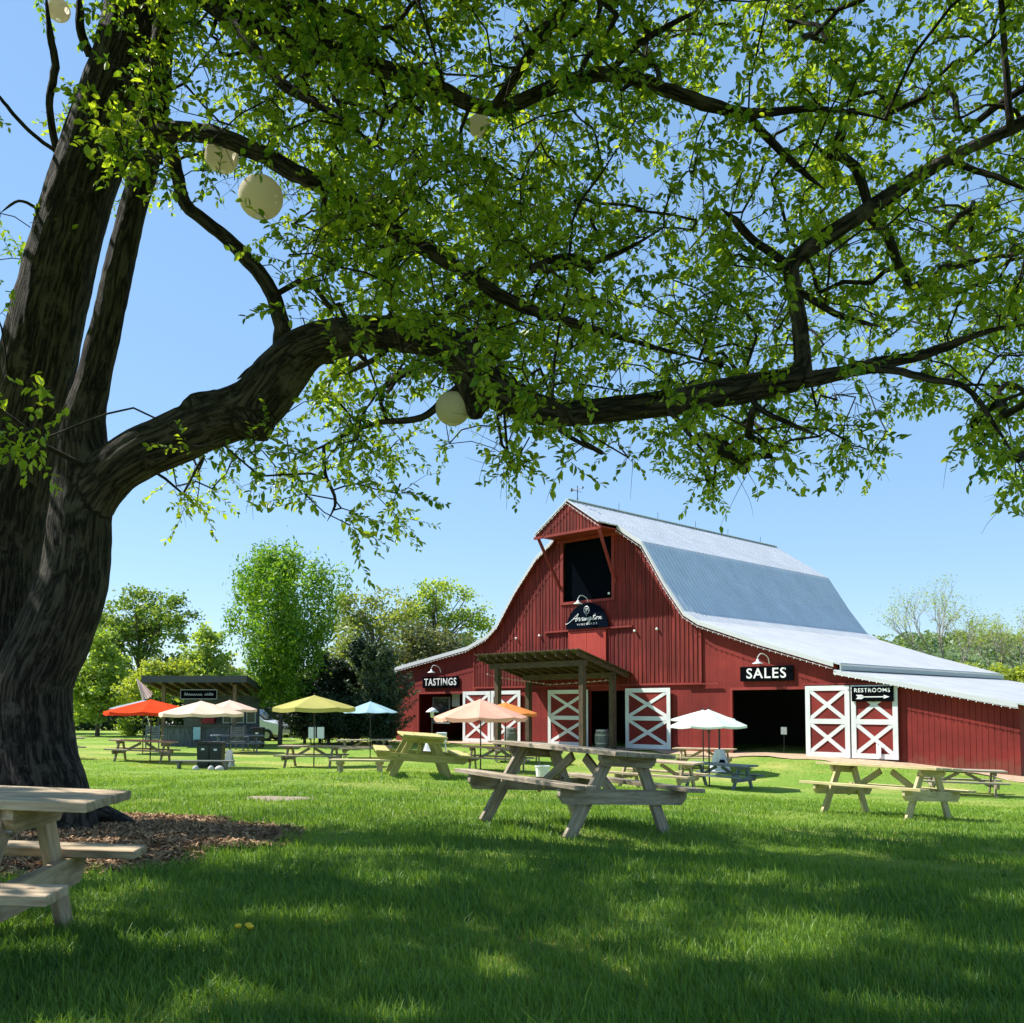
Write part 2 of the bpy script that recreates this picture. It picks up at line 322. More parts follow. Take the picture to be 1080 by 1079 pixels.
# ------------------------------------------------------------------ mulch ring and bare patches
TREE = Vector((-4.95, 9.0)); MC = (-4.4, 8.0)
def mulch_r(a): return 2.3 + .14 * math.sin(3 * a + 1) + .16 * math.sin(7 * a) + .09 * math.sin(13 * a + 2)
def in_mulch(x, y, k=1.0):
    dx = x - MC[0]; dy = y - MC[1]; a = np.arctan2(dy, dx); r = 2.3 + .14 * np.sin(3 * a + 1) + .16 * np.sin(7 * a) + .09 * np.sin(13 * a + 2)
    return np.hypot(dx, dy) / r * 1.0 < k
def disc(name, cx, cy, rf, mt, h=.02, rings=14, seg=64, lift=.012, rough=.0):
    V = [(cx, cy, g1(cx, cy) + h + lift)]; F = []
    for i in range(1, rings + 1):
        for k in range(seg):
            a = 2 * math.pi * k / seg; r = rf(a) * i / rings; x, y = cx + r * math.cos(a), cy + r * math.sin(a)
            V.append((x, y, g1(x, y) + lift + h * (1 - (i / rings) ** 3) + rough * (rnd.random() - .5) * (1 - (i / rings) ** 4) - (.03 if i == rings else 0)))
    for k in range(seg): F.append((0, 1 + k, 1 + (k + 1) % seg))
    for i in range(rings - 1):
        for k in range(seg): k2 = (k + 1) % seg; F.append((1 + i * seg + k, 1 + (i + 1) * seg + k, 1 + (i + 1) * seg + k2, 1 + i * seg + k2))
    return meshobj(name, V, F, mt, smooth=True)
M['soil'] = mat('mulch_soil', noise=(16, (.05, .032, .02), (.22, .14, .08)), rough=.98, bump=(1, .03))
M['chips'] = leafmat('mulch_chips', (.14, .075, .04), (.58, .37, .21), trans=.02, rough=.9)
tag(disc('mulch', MC[0], MC[1], mulch_r, M['soil'], h=.05, rings=22, seg=90, rough=.03), kind='structure')
n = 30000; a = nr.uniform(0, 2 * np.pi, n); r = np.sqrt(nr.uniform(0, 1, n)) * 2.62
cx = MC[0] + r * np.cos(a); cy = MC[1] + r * np.sin(a); ok = in_mulch(cx, cy, 1.03) ; cx, cy = cx[ok], cy[ok]; n = len(cx)
rr = np.hypot(cx - MC[0], cy - MC[1]) / 2.45; cz = gh(cx, cy) + .02 + .05 * (1 - np.clip(rr, 0, 1) ** 3)
ln = nr.uniform(.012, .05, n); wd = nr.uniform(.004, .012, n); yaw = nr.uniform(0, 2 * np.pi, n); tl = nr.normal(0, .35, n); tw = nr.normal(0, .5, n)
dx = np.stack([np.cos(yaw) * np.cos(tl), np.sin(yaw) * np.cos(tl), np.sin(tl)], -1) * ln[:, None]; sx = np.stack([-np.sin(yaw) * np.cos(tw), np.cos(yaw) * np.cos(tw), np.sin(tw)], -1) * wd[:, None]
c = np.stack([cx, cy, cz], -1); V = np.stack([c - dx - sx, c + dx - sx * .6, c + dx * .9 + sx, c - dx * 1.1 + sx * .7], 1).reshape(-1, 3)
tag(bulk('wood_chips', V, 4, [(0, 1, 2, 3)], 1, M['chips'], rv=np.repeat(nr.uniform(0, 1, n) ** 1.6, 4)), kind='stuff', label='brown shredded mulch around the tree base', cat='mulch')
M['bare'] = mat('bare_soil', noise=(10, (.17, .13, .09), (.32, .26, .18)), rough=.98, bump=(.8, .02))
pb = pos(295, 12.9); bare1 = (pb.x, pb.y)
tag(disc('bare_patch', pb.x, pb.y, lambda a: (.42 + .07 * math.sin(3 * a)) * (1 + .25 * abs(math.cos(a))), M['bare'], h=.01, rings=6, seg=40), kind='structure')
pb2 = Vector((-1.28, 3.32, 0))
tag(disc('bare_patch', pb2.x, pb2.y, lambda a: .16 + .04 * math.sin(3 * a), M['bare'], h=.005, rings=5, seg=30), kind='structure')

# ------------------------------------------------------------------ grass blades
def grass(N0, y0, y1, hmul, name, label, side=False):
    Y = np.exp(nr.uniform(math.log(y0), math.log(y1), N0)); X = nr.uniform(-.64, .64, N0) * Y
    if side: X = nr.choice([-1, 1], N0) * nr.uniform(.64, 1.05, N0) * Y
    keep = ~in_mulch(X, Y, .96) & (np.hypot((X - bare1[0]), (Y - bare1[1]) ) > .38) & (np.hypot(X - pb2.x, Y - pb2.y) > .12)
    so = (X - P0.x) * W.x + (Y - P0.y) * W.y; keep &= so < -1.2
    # clumpy height field and dry areas
    f = .5 + .5 * np.sin(X * 1.7 + 1.3 * np.sin(Y * 1.1)) * np.sin(Y * 1.9 + 1.1 * np.sin(X * 1.4))
    f2 = .5 + .5 * np.sin(X * 5.3 + 2 * np.sin(Y * 4.1)) * np.sin(Y * 6.1 + 2 * np.sin(X * 3.7))
    keep &= nr.uniform(0, 1, N0) < (.55 + .45 * f2)
    X, Y, f, f2 = X[keep], Y[keep], f[keep], f2[keep]; n = len(X); Z = gh(X, Y) - .01
    wv_ = .5 + .25 * np.sin(X * .9 + 1.7 * np.sin(Y * .5 + 1)) * np.sin(Y * .8 + 1.5 * np.sin(X * .6)) + .25 * np.sin(X * 2.3 + Y) * np.sin(Y * 1.9 - X * .7); hmul = np.where((wv_ > .68) & (Y > 7.5), .55, 1.0) * hmul
    tall = nr.uniform(0, 1, n) < .02
    H = (nr.gamma(6, .0066, n) + .008 + .016 * f + .014 * f2) * hmul; H = np.where(tall, H * 1.7, H); H *= np.where(Y < 8, 1, np.clip(1 - (Y - 8) * .022, .55, 1))
    Wd = (.0014 + .00038 * Y) * nr.uniform(.7, 1.3, n); Wd = np.where(tall, Wd * .6, Wd)
    yaw = nr.uniform(0, 2 * np.pi, n); lean = np.abs(nr.normal(.45, .33, n)); ly = nr.uniform(0, 2 * np.pi, n) * .7 + .6 * f2
    sx, sy = np.cos(yaw) * Wd, np.sin(yaw) * Wd; lx, lyy = np.cos(ly) * np.sin(lean) * H, np.sin(ly) * np.sin(lean) * H; hz = np.cos(lean) * H
    b = np.stack([X, Y, Z], -1); s = np.stack([sx, sy, 0 * sx], -1)
    mid = b + np.stack([lx * .35, lyy * .35, hz * .6], -1); top = b + np.stack([lx * 1.1, lyy * 1.1, hz], -1)
    V = np.stack([b - s, b + s, mid - s * .75, mid + s * .75, top - s * .12, top + s * .12], 1).reshape(-1, 3)
    f3 = .5 + .25 * np.sin(X * .9 + 1.7 * np.sin(Y * .5 + 1)) * np.sin(Y * .8 + 1.5 * np.sin(X * .6)) + .25 * np.sin(X * 2.3 + Y) * np.sin(Y * 1.9 - X * .7); dry = (f3 > .68) & (Y > 7.5)
    rv = np.clip(.42 * nr.uniform(0, 1, n) + .28 * (1 - f) + .1 + .3 * (nr.uniform(0, 1, n) < .05) + .03 * np.clip(Y - 9, 0, 30) + np.where(dry, nr.uniform(0, .55, n), 0), 0, 1)  # blades turn lighter farther off, sunlight on the far lawn put into colour
    tag(bulk(name, V, 6, [(0, 1, 3, 2), (2, 3, 5, 4)], 2, M['blade'], rv=np.repeat(rv, 6)), kind='stuff', label=label, cat='grass')
M['blade'] = leafmat('grass_blade', (.014, .095, .018), (.25, .38, .055), trans=.35, rough=.5)
grass(560000, 2.3, 36, 1.0, 'grass', 'green lawn grass covering the ground')

# ================================================================== PICNIC TABLES
def picnic(mt, dims, fine=False, heavy=False, label='', group='picnic tables on the lawn'):
    L_, wt, ws, wf, ins = dims; root = empty('picnic_table', label=label, cat='picnic table', group=group); b = .004 if fine else 0
    th = .042 if fine else .045; H = .76; sh = .45
    m = MB(); nb = 5; pw = 2 * wt / nb
    for i in range(nb):
        y = -wt + pw * (i + .5); e = rnd.uniform(-.006, .006) if fine else 0
        if i in (0, nb - 1):       # outer planks with clipped corner
            s = -1 if i == 0 else 1; m.board((-L_ + .0 + e, y, H - th / 2), (L_ + e, y, H - th / 2), pw - .008, th, bev=b)
        else: m.board((-L_ + e, y, H - th / 2), (L_ + e, y, H - th / 2), pw - .008, th, bev=b)
    m.build('tabletop', mt, root)
    for s in (-1, 1):
        m = MB(); yc = s * (ws - .125)
        for k in (-1, 1): m.board((-L_ + rnd.uniform(-.004, .004), yc + k * .064, sh - th / 2), (L_, yc + k * .064, sh - th / 2), .12, th, bev=b)
        m.build('seat', mt, root)
    xl = L_ - ins
    for e in (-1, 1):
        xa = e * xl
        for s in (-1, 1):     # legs
            m = MB(); top = Vector((xa, s * .20, H - th - .01)); bot = Vector((xa, s * wf, -.06))
            m.board(bot, top, .125, .045, up=(1, 0, 0), bev=b); lg = m.build('leg', mt, root)
            if fine:
                for z in (.36, .62):
                    m = MB(); q = bot.lerp(top, (z + .06) / (top.z + .06)); m.tube([q + Vector((e * .015, 0, 0)), q + Vector((e * .05, 0, 0))], .009, 8); m.build('bolt', M['bolt'], lg)
        m = MB(); xo = xa + e * .047   # seat support across, chamfered lower corners
        zt = sh - th - .002; zb = zt - .14; hw = ws - .02
        m.prism([(-hw, zt), (hw, zt), (hw, zt - .07), (hw - .07, zb), (-hw + .07, zb), (-hw, zt - .07)], xo - .021, xo + .021, 'x')
        m.G = [(v.y + 9 * e, v.z, v.x) for v in m.V]; m.build('seat_support', mt, root)
        m = MB(); zt = H - th - .002; zb = zt - .10; hw = wt - .03
        m.prism([(-hw, zt), (hw, zt), (hw, zt - .04), (hw - .06, zb), (-hw + .06, zb), (-hw, zt - .04)], xo - .021, xo + .021, 'x')
        m.G = [(v.y + 5 * e + 3, v.z, v.x) for v in m.V]; m.build('top_support', mt, root)
        m = MB(); m.board((e * .09, 0, H - th - .05), (xa - e * .03, 0, sh - .16), .09, .042, up=(0, 1, 0), bev=b); m.build('brace', mt, root)
    return root
def RM(yaw, tx, ty):
    return Matrix.Rotation(yaw, 4, 'Z') @ Matrix.Rotation(tx, 4, 'X') @ Matrix.Rotation(ty, 4, 'Y')
def place(o, p, yaw, tx=0, ty=0, sc_=1): o.matrix_world = Matrix.Translation(Vector(p)) @ RM(R(yaw), R(tx), R(ty)) @ Matrix.Scale(sc_, 4)
TG = 'picnic tables on the lawn'
t = picnic(M['weathered'], (.91, .40, .86, .65, .28), True, label='large weathered grey-brown picnic table standing alone in the middle foreground'); place(t, (.62, 9.49, .33), -51.4, -4, 1.8)
t = picnic(M['tan'], (1.24, .35, .73, .74, .36), True, label='tan picnic table cut by the left edge beside the tree roots'); place(t, (-3.07, 4.12, .40), 7.2, -.8, 3.0)
t = picnic(M['pale'], (1.0, .38, .80, .60, .31), True, label='pale new-wood picnic table in the sun before the white cross doors'); place(t, (5.72, 14.63, -.17), -52.4, -4, 0)
t = picnic(M['treated'], (1.0, .41, .87, .55, .35), True, label='yellow-green picnic table seen end-on in front of the tastings door'); place(t, (-1.8, 18.3, .2), -80, -4.2, .3)
far = picnic(M['grey'], (1.12, .37, .76, .62, .33), label='grey picnic table under the red umbrella')
FT = [(152, 34.2, 4, 'weathered', 'picnic table under the red umbrella'), (330, 33.2, -6, 'grey', 'grey picnic table under the yellow umbrella'), (385, 39.2, 6, 'grey', 'grey picnic table under the light blue umbrella'),
      (251, 42, 22, 'bluegrey', 'blue-grey picnic table behind the black trash bins'), (52, 34, 35, 'weathered', 'picnic table half hidden behind the big tree trunk'),
      (524, 30.5, -8, 'grey', 'grey picnic table under the peach umbrella by the pergola'), (545, 36, 4, 'weathered', 'small brown picnic table under the orange umbrella'),
      (757, 29, -42, 'bluegrey', 'dark grey picnic table under the front white umbrella'), (692, 24.5, -32, 'tan', 'brown picnic table just behind the large weathered table'),
      (742, 35, -25, 'tan', 'farthest picnic table before the wall left of the sales door'), (1012, 27.5, -18, 'weathered', 'grey picnic table farthest right near the barn wall')]
for k, (px, d, yaw, mk, lb) in enumerate(FT):
    o = far if k == 0 else copy_tree(far); o['label'] = lb; p = pos(px, d)
    if mk != 'grey':
        for ch in parts_of(o): ch.data = ch.data.copy(); ch.data.materials.clear(); ch.data.materials.append(M[mk])
    e = .8; sx = (g1(p.x + e * math.cos(R(yaw)), p.y + e * math.sin(R(yaw))) - g1(p.x - e * math.cos(R(yaw)), p.y - e * math.sin(R(yaw)))) / (2 * e)
    place(o, p, yaw, 0, -math.degrees(math.atan(sx)))
# low bench near the bins
p = pos(215, 30); b = empty('bench', p, R(-3), 'low grey plank bench in front of the black trash bins', 'bench')
m = MB(); [m.board((-1, y, .27), (1, y, .27), .13, .04) for y in (-.07, .07)]; m.build('seat', M['grey'], b)
for s in (-.75, .75): m = MB(); m.board((s, -.13, .2), (s, .13, .2), .1, .06); m.board((s, 0, -.03), (s, 0, .25), .2, .06, up=(1, 0, 0)); m.build('leg', M['grey'], b)

p = pos(378, 21); b = empty('bench', p, R(-8), 'low pale plank bench left of the yellow-green table', 'bench')
m = MB(); [m.board((-.62, y, .30), (.75, y, .30), .14, .045, bev=.003) for y in (-.075, .075)]; m.build('seat', M['pale'], b)
for s in (-.4, .5): m = MB(); m.board((s, -.13, .24), (s, .13, .24), .12, .07); m.board((s, 0, -.05), (s, 0, .24), .22, .07, up=(1, 0, 0)); m.build('leg', M['tan'], b)

# ================================================================== UMBRELLAS
def canvas(name, c, tr=.35):
    m = bpy.data.materials.new(name); m.use_nodes = True; nt = m.node_tree; N = nt.nodes; L = nt.links
    for n_ in list(N): N.remove(n_)
    o = N.new('ShaderNodeOutputMaterial'); d = N.new('ShaderNodeBsdfDiffuse'); t_ = N.new('ShaderNodeBsdfTranslucent'); mx = N.new('ShaderNodeMixShader'); mx.inputs[0].default_value = tr
    tc = N.new('ShaderNodeTexCoord'); nz = N.new('ShaderNodeTexNoise'); nz.inputs['Scale'].default_value = 2.5; nz.inputs['Detail'].default_value = 5; L.new(tc.outputs['Object'], nz.inputs[0])
    r = N.new('ShaderNodeValToRGB'); r.color_ramp.elements[0].position = .3; r.color_ramp.elements[1].position = .7; r.color_ramp.elements[0].color = (*[x * .86 for x in c], 1); r.color_ramp.elements[1].color = (*c, 1)
    L.new(nz.outputs[0], r.inputs[0]); L.new(r.outputs[0], d.inputs[0]); L.new(r.outputs[0], t_.inputs[0]); L.new(d.outputs[0], mx.inputs[1]); L.new(t_.outputs[0], mx.inputs[2]); L.new(mx.outputs[0], o.inputs[0])
    return m
def umbrella(px, d, rad, ytop, yrim, col, label, nside=8, val=.1, tilt=(0, 0), rot=0, scal=False):
    base = pos(px, d); zt = at(px, ytop, d).z - base.z; zr = at(px, yrim, d).z - base.z
    root = empty('patio_umbrella', base, R(rot), label, 'umbrella', 'patio umbrellas over the picnic tables'); mt = canvas('canvas', col)
    m = MB(); seg = 6; sub = 5; V = [(0, 0, zt)]; F = []; tot = nside * sub
    for i in range(1, seg + 1):
        f = i / seg
        for k in range(tot):
            a = 2 * math.pi * k / tot; kk = k % sub / sub; ap = math.cos(math.pi / nside) / math.cos((kk - .5) * 2 * math.pi / nside)
            rr = rad * f * (ap * (1 - .0)) ; sag = -.05 * rad * math.sin(math.pi * kk) * f
            V.append((rr * math.cos(a), rr * math.sin(a), zt + (zr - zt) * (f ** 1.08) + sag * .6))
    n0 = 1 + (seg - 1) * tot
    for k in range(tot):      # valance
        a = 2 * math.pi * k / tot; kk = k % sub / sub; ap = math.cos(math.pi / nside) / math.cos((kk - .5) * 2 * math.pi / nside); v = V[n0 + k]
        hang = val * (1 if not scal else (.6 + .6 * abs(math.sin(math.pi * kk * 2))))
        V.append((v[0] * 1.005, v[1] * 1.005, v[2] - hang))
    for k in range(tot): F.append((0, 1 + k, 1 + (k + 1) % tot))
    for i in range(seg):
        for k in range(tot): k2 = (k + 1) % tot; F.append((1 + i * tot + k, 1 + (i + 1) * tot + k, 1 + (i + 1) * tot + k2, 1 + i * tot + k2))
    cn = meshobj('canopy', V, F, mt, root)
    m = MB(); m.lathe([(0, zt + .02), (rad * .14, zt - .02 - (zt - zr) * .10), (rad * .15, zt - .04 - (zt - zr) * .10)], seg=16); m.build('vent', mt, cn)
    m = MB(); m.tube([(0, 0, -.02), (0, 0, zt + .01)], .022, 10); m.lathe([(0, zt + .09), (.02, zt + .07), (.025, zt + .03), (.012, zt)], seg=8); m.build('pole', M['black'], root)
    hub = zr - .12
    for k in range(nside):
        a = 2 * math.pi * k / nside; e = Vector((rad * .97 * math.cos(a), rad * .97 * math.sin(a), zr - .012)); tp = Vector((.02 * math.cos(a), .02 * math.sin(a), zt - .03))
        mm = MB(); mm.tube([tp, e], .009, 5); mid = tp.lerp(e, .5); mm.tube([(0.02 * math.cos(a), .02 * math.sin(a), hub - .1), mid], .007, 5); mm.build('rib', M['black'], root)
    if tilt != (0, 0): cn.rotation_euler = (0, 0, 0)
    return root
umbrella(160, 34.6, 1.65, 738, 750.5, (.80, .085, .03), 'bright red umbrella at the left of the lawn', rot=10)
umbrella(152, 40, 1.45, 738.5, 747, (.42, .46, .52), 'grey-blue umbrella behind the red one')
umbrella(213, 32, 1.4, 739.5, 752, (.90, .70, .56), 'pale peach umbrella next to the red one, over the bins', rot=5)
umbrella(243, 42, 1.2, 738.5, 748, (.90, .66, .54), 'faded peach umbrella farthest back by the kiosk counter')
umbrella(332, 33.2, 1.42, 733.5, 746, (.56, .51, .17), 'yellow-green umbrella with a hanging valance', nside=6, val=.14, rot=15)
umbrella(391, 39.2, 1.12, 740, 751, (.42, .62, .72), 'light blue umbrella near the evergreens', val=.02)
umbrella(507, 30.5, 1.5, 737.5, 756, (.90, .50, .38), 'peach pink scalloped umbrella in front of the cross doors', scal=True, val=.12)
umbrella(533, 36, 1.2, 741, 752, (.86, .30, .09), 'orange umbrella peeking out behind the peach pink one')
umbrella(747, 29, 1.22, 748.5, 765, (.78, .86, .80), 'white umbrella in front left of the sales door', val=.06, rot=8)
umbrella(741, 33.5, 1.14, 749, 758.5, (.74, .82, .80), 'second white umbrella behind the front white one', val=.04)

# ================================================================== BARN
ZB = -.9   # lowest base
def redmat(name, dk, lt, sc_=(14, 14, .6), rough=.75):
    m = bpy.data.materials.new(name); m.use_nodes = True; nt = m.node_tree; N = nt.nodes; L = nt.links
    b = N['Principled BSDF']; b.inputs['Roughness'].default_value = rough; b.inputs['Specular IOR Level'].default_value = .25
    tc = N.new('ShaderNodeTexCoord'); mp = N.new('ShaderNodeMapping'); mp.inputs['Scale'].default_value = sc_; L.new(tc.outputs['Object'], mp.inputs[0])
    n1 = N.new('ShaderNodeTexNoise'); n1.inputs['Scale'].default_value = .8; n1.inputs['Detail'].default_value = 7; n1.inputs['Roughness'].default_value = .65; L.new(mp.outputs[0], n1.inputs[0])
    r = N.new('ShaderNodeValToRGB'); r.color_ramp.elements[0].position = .35; r.color_ramp.elements[1].position = .66; r.color_ramp.elements[0].color = (*dk, 1); r.color_ramp.elements[1].color = (*lt, 1)
    L.new(n1.outputs[0], r.inputs[0])
    n2 = N.new('ShaderNodeTexNoise'); n2.inputs['Scale'].default_value = .5; n2.inputs['Detail'].default_value = 4; L.new(tc.outputs['Object'], n2.inputs[0])
    h = N.new('ShaderNodeHueSaturation'); mr = N.new('ShaderNodeMapRange'); mr.inputs[1].default_value = .3; mr.inputs[2].default_value = .7; mr.inputs[3].default_value = .75; mr.inputs[4].default_value = 1.2
    L.new(n2.outputs[0], mr.inputs[0]); L.new(mr.outputs[0], h.inputs['Value']); L.new(r.outputs[0], h.inputs['Color'])
    gp = N.new('ShaderNodeNewGeometry'); sx = N.new('ShaderNodeSeparateXYZ'); L.new(gp.outputs['Position'], sx.inputs[0]); n3 = N.new('ShaderNodeTexNoise'); n3.inputs['Scale'].default_value = 3.5; n3.inputs['Detail'].default_value = 6; L.new(tc.outputs['Object'], n3.inputs[0])
    ad = N.new('ShaderNodeMath'); ad.operation = 'MULTIPLY_ADD'; ad.inputs[1].default_value = 1.1; L.new(n3.outputs[0], ad.inputs[0]); L.new(sx.outputs['Z'], ad.inputs[2])
    dr = N.new('ShaderNodeMapRange'); dr.inputs[1].default_value = .35; dr.inputs[2].default_value = -.3; dr.inputs[3].default_value = 0; dr.inputs[4].default_value = .55; L.new(ad.outputs[0], dr.inputs[0])
    dm = N.new('ShaderNodeMixRGB'); dm.inputs[2].default_value = (.17, .10, .06, 1); L.new(dr.outputs[0], dm.inputs[0]); L.new(h.outputs[0], dm.inputs[1]); L.new(dm.outputs[0], b.inputs['Base Color'])
    bp = N.new('ShaderNodeBump'); bp.inputs['Strength'].default_value = .4; bp.inputs['Distance'].default_value = .01; L.new(n1.outputs[0], bp.inputs['Height']); L.new(bp.outputs[0], b.inputs['Normal'])
    return m
M['red'] = redmat('barn_red', (.08, .010, .008), (.26, .029, .022)); M['redwing'] = redmat('barn_red_siding', (.17, .018, .015), (.24, .027, .021), (1, 1, 1))
M['redlight'] = redmat('loft_door_red', (.36, .042, .03), (.45, .06, .04)); M['redtrim'] = redmat('red_trim', (.22, .03, .025), (.3, .045, .035))
M['white'] = mat('white_paint', noise=(3, (.62, .62, .62), (.78, .78, .78)), rough=.6)
M['whitep'] = mat('white_plastic', (.8, .8, .8), .35); M['bulb'] = mat('frosted_bulb', (.85, .85, .82), .25, spec=.6)
M['signblack'] = mat('sign_black', (.004, .0045, .006), 1, spec=0); M['signnavy'] = mat('sign_navy', (.004, .007, .014), 1, spec=0)
def metal(name, c0, c1, rough):
    m = mat(name, rough=rough, metal=.5, spec=.5, noise=(.9, c0, c1, (1, 1, 1))); return m
M['roof'] = metal('metal_roofing', (.60, .60, .61), (.72, .72, .72), .38)
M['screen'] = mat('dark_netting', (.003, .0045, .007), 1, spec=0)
barn = empty('red_barn', (P0.x, P0.y, ZB), math.atan2(U.y, U.x), 'large red gambrel barn with white cross doors and pale metal roof', 'barn')
OFF = (0, 0, -ZB)
LP = [(-6.05, 3.65), (.76, 4.63), (2.6, 5.45), (4.02, 7.33), (5.04, 8.6), (5.75, 8.98), (9.0, 11.08), (12.3, 8.88), (13.45, 6.95), (14.4, 5.75), (15.15, 5.15), (18.0, 4.05), (21.4, 3.12)]
LP[4] = (4.9, 8.15)
PROF = [(-6.05, 3.65), (.5, 4.62), (2.05, 5.15), (2.9, 5.75), (4.2, 7.4), (5.7, 8.95), (9.0, 11.08), (12.3, 8.88), (13.55, 6.9), (14.55, 5.55), (15.3, 5.1), (18.2, 4.1), (21.4, 3.12)]
LEAN = [(21.4, 2.82), (27.85, 1.55)]
def topz(s):
    P = PROF if s <= 21.4 else LEAN
    return float(np.interp(s, [p[0] for p in P], [p[1] for p in P]))
OPEN = [(-3.9, 0.0, -2, 2.17), (8.98, 11.15, -2, 2.2), (16.76, 20.1, -2, 2.15), (7.32, 10.38, 6.55, 9.62), (28, 29, -2, 1.2)]
def intervals(sm, z0, z1):
    iv = [(z0, z1)]
    for a0, a1, b0, b1 in OPEN:
        if a0 < sm < a1:
            nv = []
            for lo, hi in iv:
                if b1 <= lo or b0 >= hi: nv.append((lo, hi)); continue
                if b0 > lo: nv.append((lo, b0))
                if b1 < hi: nv.append((b1, hi))
            iv = nv
    return iv
def cladding(m, s0, s1, zlo, step, o0, o1, batten=None, zhi=None, gap=.006):
    cuts = set([s0, s1]); k = s0
    while k < s1: cuts.add(round(k, 3)); k += step
    for a0, a1, _, _ in OPEN: cuts |= {a for a in (a0, a1) if s0 < a < s1}
    cuts |= {p[0] for p in PROF + LEAN if s0 < p[0] < s1}
    cuts = sorted(cuts)
    for a, b in zip(cuts[:-1], cuts[1:]):
        if b - a < .01: continue
        for lo, hi in intervals((a + b) / 2, zlo if not callable(zlo) else zlo((a + b) / 2), 99):
            ta, tb = (topz(a + 1e-4), topz(b - 1e-4)) if hi == 99 else (hi, hi)
            if zhi is not None: ta, tb = min(ta, zhi), min(tb, zhi)
            if max(ta, tb) <= lo: continue
            m.prism([(a + gap, lo), (b - gap, lo), (b - gap, max(tb, lo + .01)), (a + gap, max(ta, lo + .01))], o0, o1)
            if batten: m.prism([(a - batten / 2, lo + .01), (a + batten / 2, lo + .01), (a + batten / 2, max(ta, lo + .02) - .02), (a - batten / 2, max(ta, lo + .02) - .02)], o0 - .022, o0 + .001)
m = MB(); cladding(m, .8, 15.25, 2.5, .23, -.045, 0, batten=.05); m.build('gable_wall', M['red'], barn, loc=OFF)
for sa, sb in ((-6, .8), (15.25, 21.4)): m = MB(); cladding(m, sa, sb, -1.2, .41, .0, .08, gap=.003); m.build('wing_wall', M['redwing'], barn, loc=OFF)
m = MB(); cladding(m, .8, 15.25, -1.2, .41, .0, .08, zhi=2.55, gap=.003); m.build('lower_wall', M['redwing'], barn, loc=OFF)
m = MB(); cladding(m, 21.4, 27.8, -1.4, .2, .0, .08, gap=.006); m.build('lean_to_wall', M['redwing'], barn, loc=OFF)
m = MB()
m.box(-6, -5.92, .08, 17, -1.2, 3.6); m.box(27.72, 27.8, .08, 17, -1.4, 1.5); m.box(-6, 27.8, 17, 17.1, -1.4, 1.45)
for a, b in zip(PROF[:-1], PROF[1:]): m.prism([(a[0], 1.5), (b[0], 1.5), b, a], 17, 17.1)
m.build('rear_wall', M['redwing'], barn, loc=OFF)
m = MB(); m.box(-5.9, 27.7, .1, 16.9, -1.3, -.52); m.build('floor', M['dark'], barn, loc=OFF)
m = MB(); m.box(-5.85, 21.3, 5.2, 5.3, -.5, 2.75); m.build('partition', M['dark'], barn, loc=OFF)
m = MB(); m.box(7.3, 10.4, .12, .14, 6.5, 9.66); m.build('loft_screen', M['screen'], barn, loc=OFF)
# roof
def roofpanel(m, a, b, o0, o1, th=.06, ribs=True, ext0=0, ext1=0):
    a = Vector((a[0], 0, a[1])); b = Vector((b[0], 0, b[1])); d = (b - a).normalized(); n = Vector((-d.z, 0, d.x)); a = a - d * ext0; b = b + d * ext1
    q = [a, b, b + n * th, a + n * th]; m.prism([(v.x, v.z) for v in q], o0, o1)
    if ribs:
        k = o0 + .08
        while k < o1 - .03:
            r = [a + n * th, b + n * th, b + n * (th + .014), a + n * (th + .014)]; m.prism([(v.x, v.z) for v in r], k - .016, k + .016); k += .3
m = MB(); m2 = MB()
for i, (a, b) in enumerate(zip(PROF[:-1], PROF[1:])):
    e0 = .3 if i == 0 else 0; e1 = .35 if i == len(PROF) - 2 else 0
    if i in (5, 6): # upper slopes carry the hood
        continue
    roofpanel(m, a, b, -.3, 17.3, ext0=e0, ext1=e1)
HS0, HS1, HO = 6.9, 10.9, -1.55; zl = lambda s: float(np.interp(s, [5.7, 9.0, 12.3], [8.95, 11.08, 8.88]))
roofpanel(m, (5.7, 8.95), (HS0, zl(HS0)), -.3, 17.3); roofpanel(m, (HS0, zl(HS0)), (9, 11.08), HO - .12, 17.3)
roofpanel(m, (9, 11.08), (HS1, zl(HS1)), HO - .12, 17.3); roofpanel(m, (HS1, zl(HS1)), (12.3, 8.88), -.3, 17.3)
roofpanel(m, LEAN[0], LEAN[1], -.3, 17.3, ext1=.35)
m.box(8.9, 9.1, HO - .1, 17.3, 11.15, 11.19)
m.build('roof', M['roof'], barn, loc=OFF)
m = MB(); m.box(21.66, 21.72, -.33, 17.3, 2.86, 3.12); m.build('gutter', mat('gutter_grey', (.38, .41, .45), .4), barn, loc=OFF)
# fascia boards along the rakes and soffit under their overhang
def rake(m, a, b, o, h=.14):
    m.prism([(a[0], a[1] - h), (b[0], b[1] - h), (b[0], b[1] + .03), (a[0], a[1] + .03)], o - .03, o)
TRM = mat('trim_grey_white', (.55, .55, .56), .5)
for side in (0, 1):
    ch_ = PROF[:6] + [(HS0, zl(HS0))] if side == 0 else [(HS1, zl(HS1))] + PROF[7:]
    m = MB(); [rake(m, a, b, -.3) for a, b in zip(ch_[:-1], ch_[1:])]; m.build('rake_trim', TRM, barn, loc=OFF)
    m = MB(); [m.prism([(a[0], a[1] - .05), (b[0], b[1] - .05), (b[0], b[1] - .01), (a[0], a[1] - .01)], -.298, -.05) for a, b in zip(ch_[:-1], ch_[1:])]; m.build('soffit', M['redtrim'], barn, loc=OFF)
m = MB(); rake(m, LEAN[0], LEAN[1], -.3, .12); m.build('rake_trim', TRM, barn, loc=OFF)
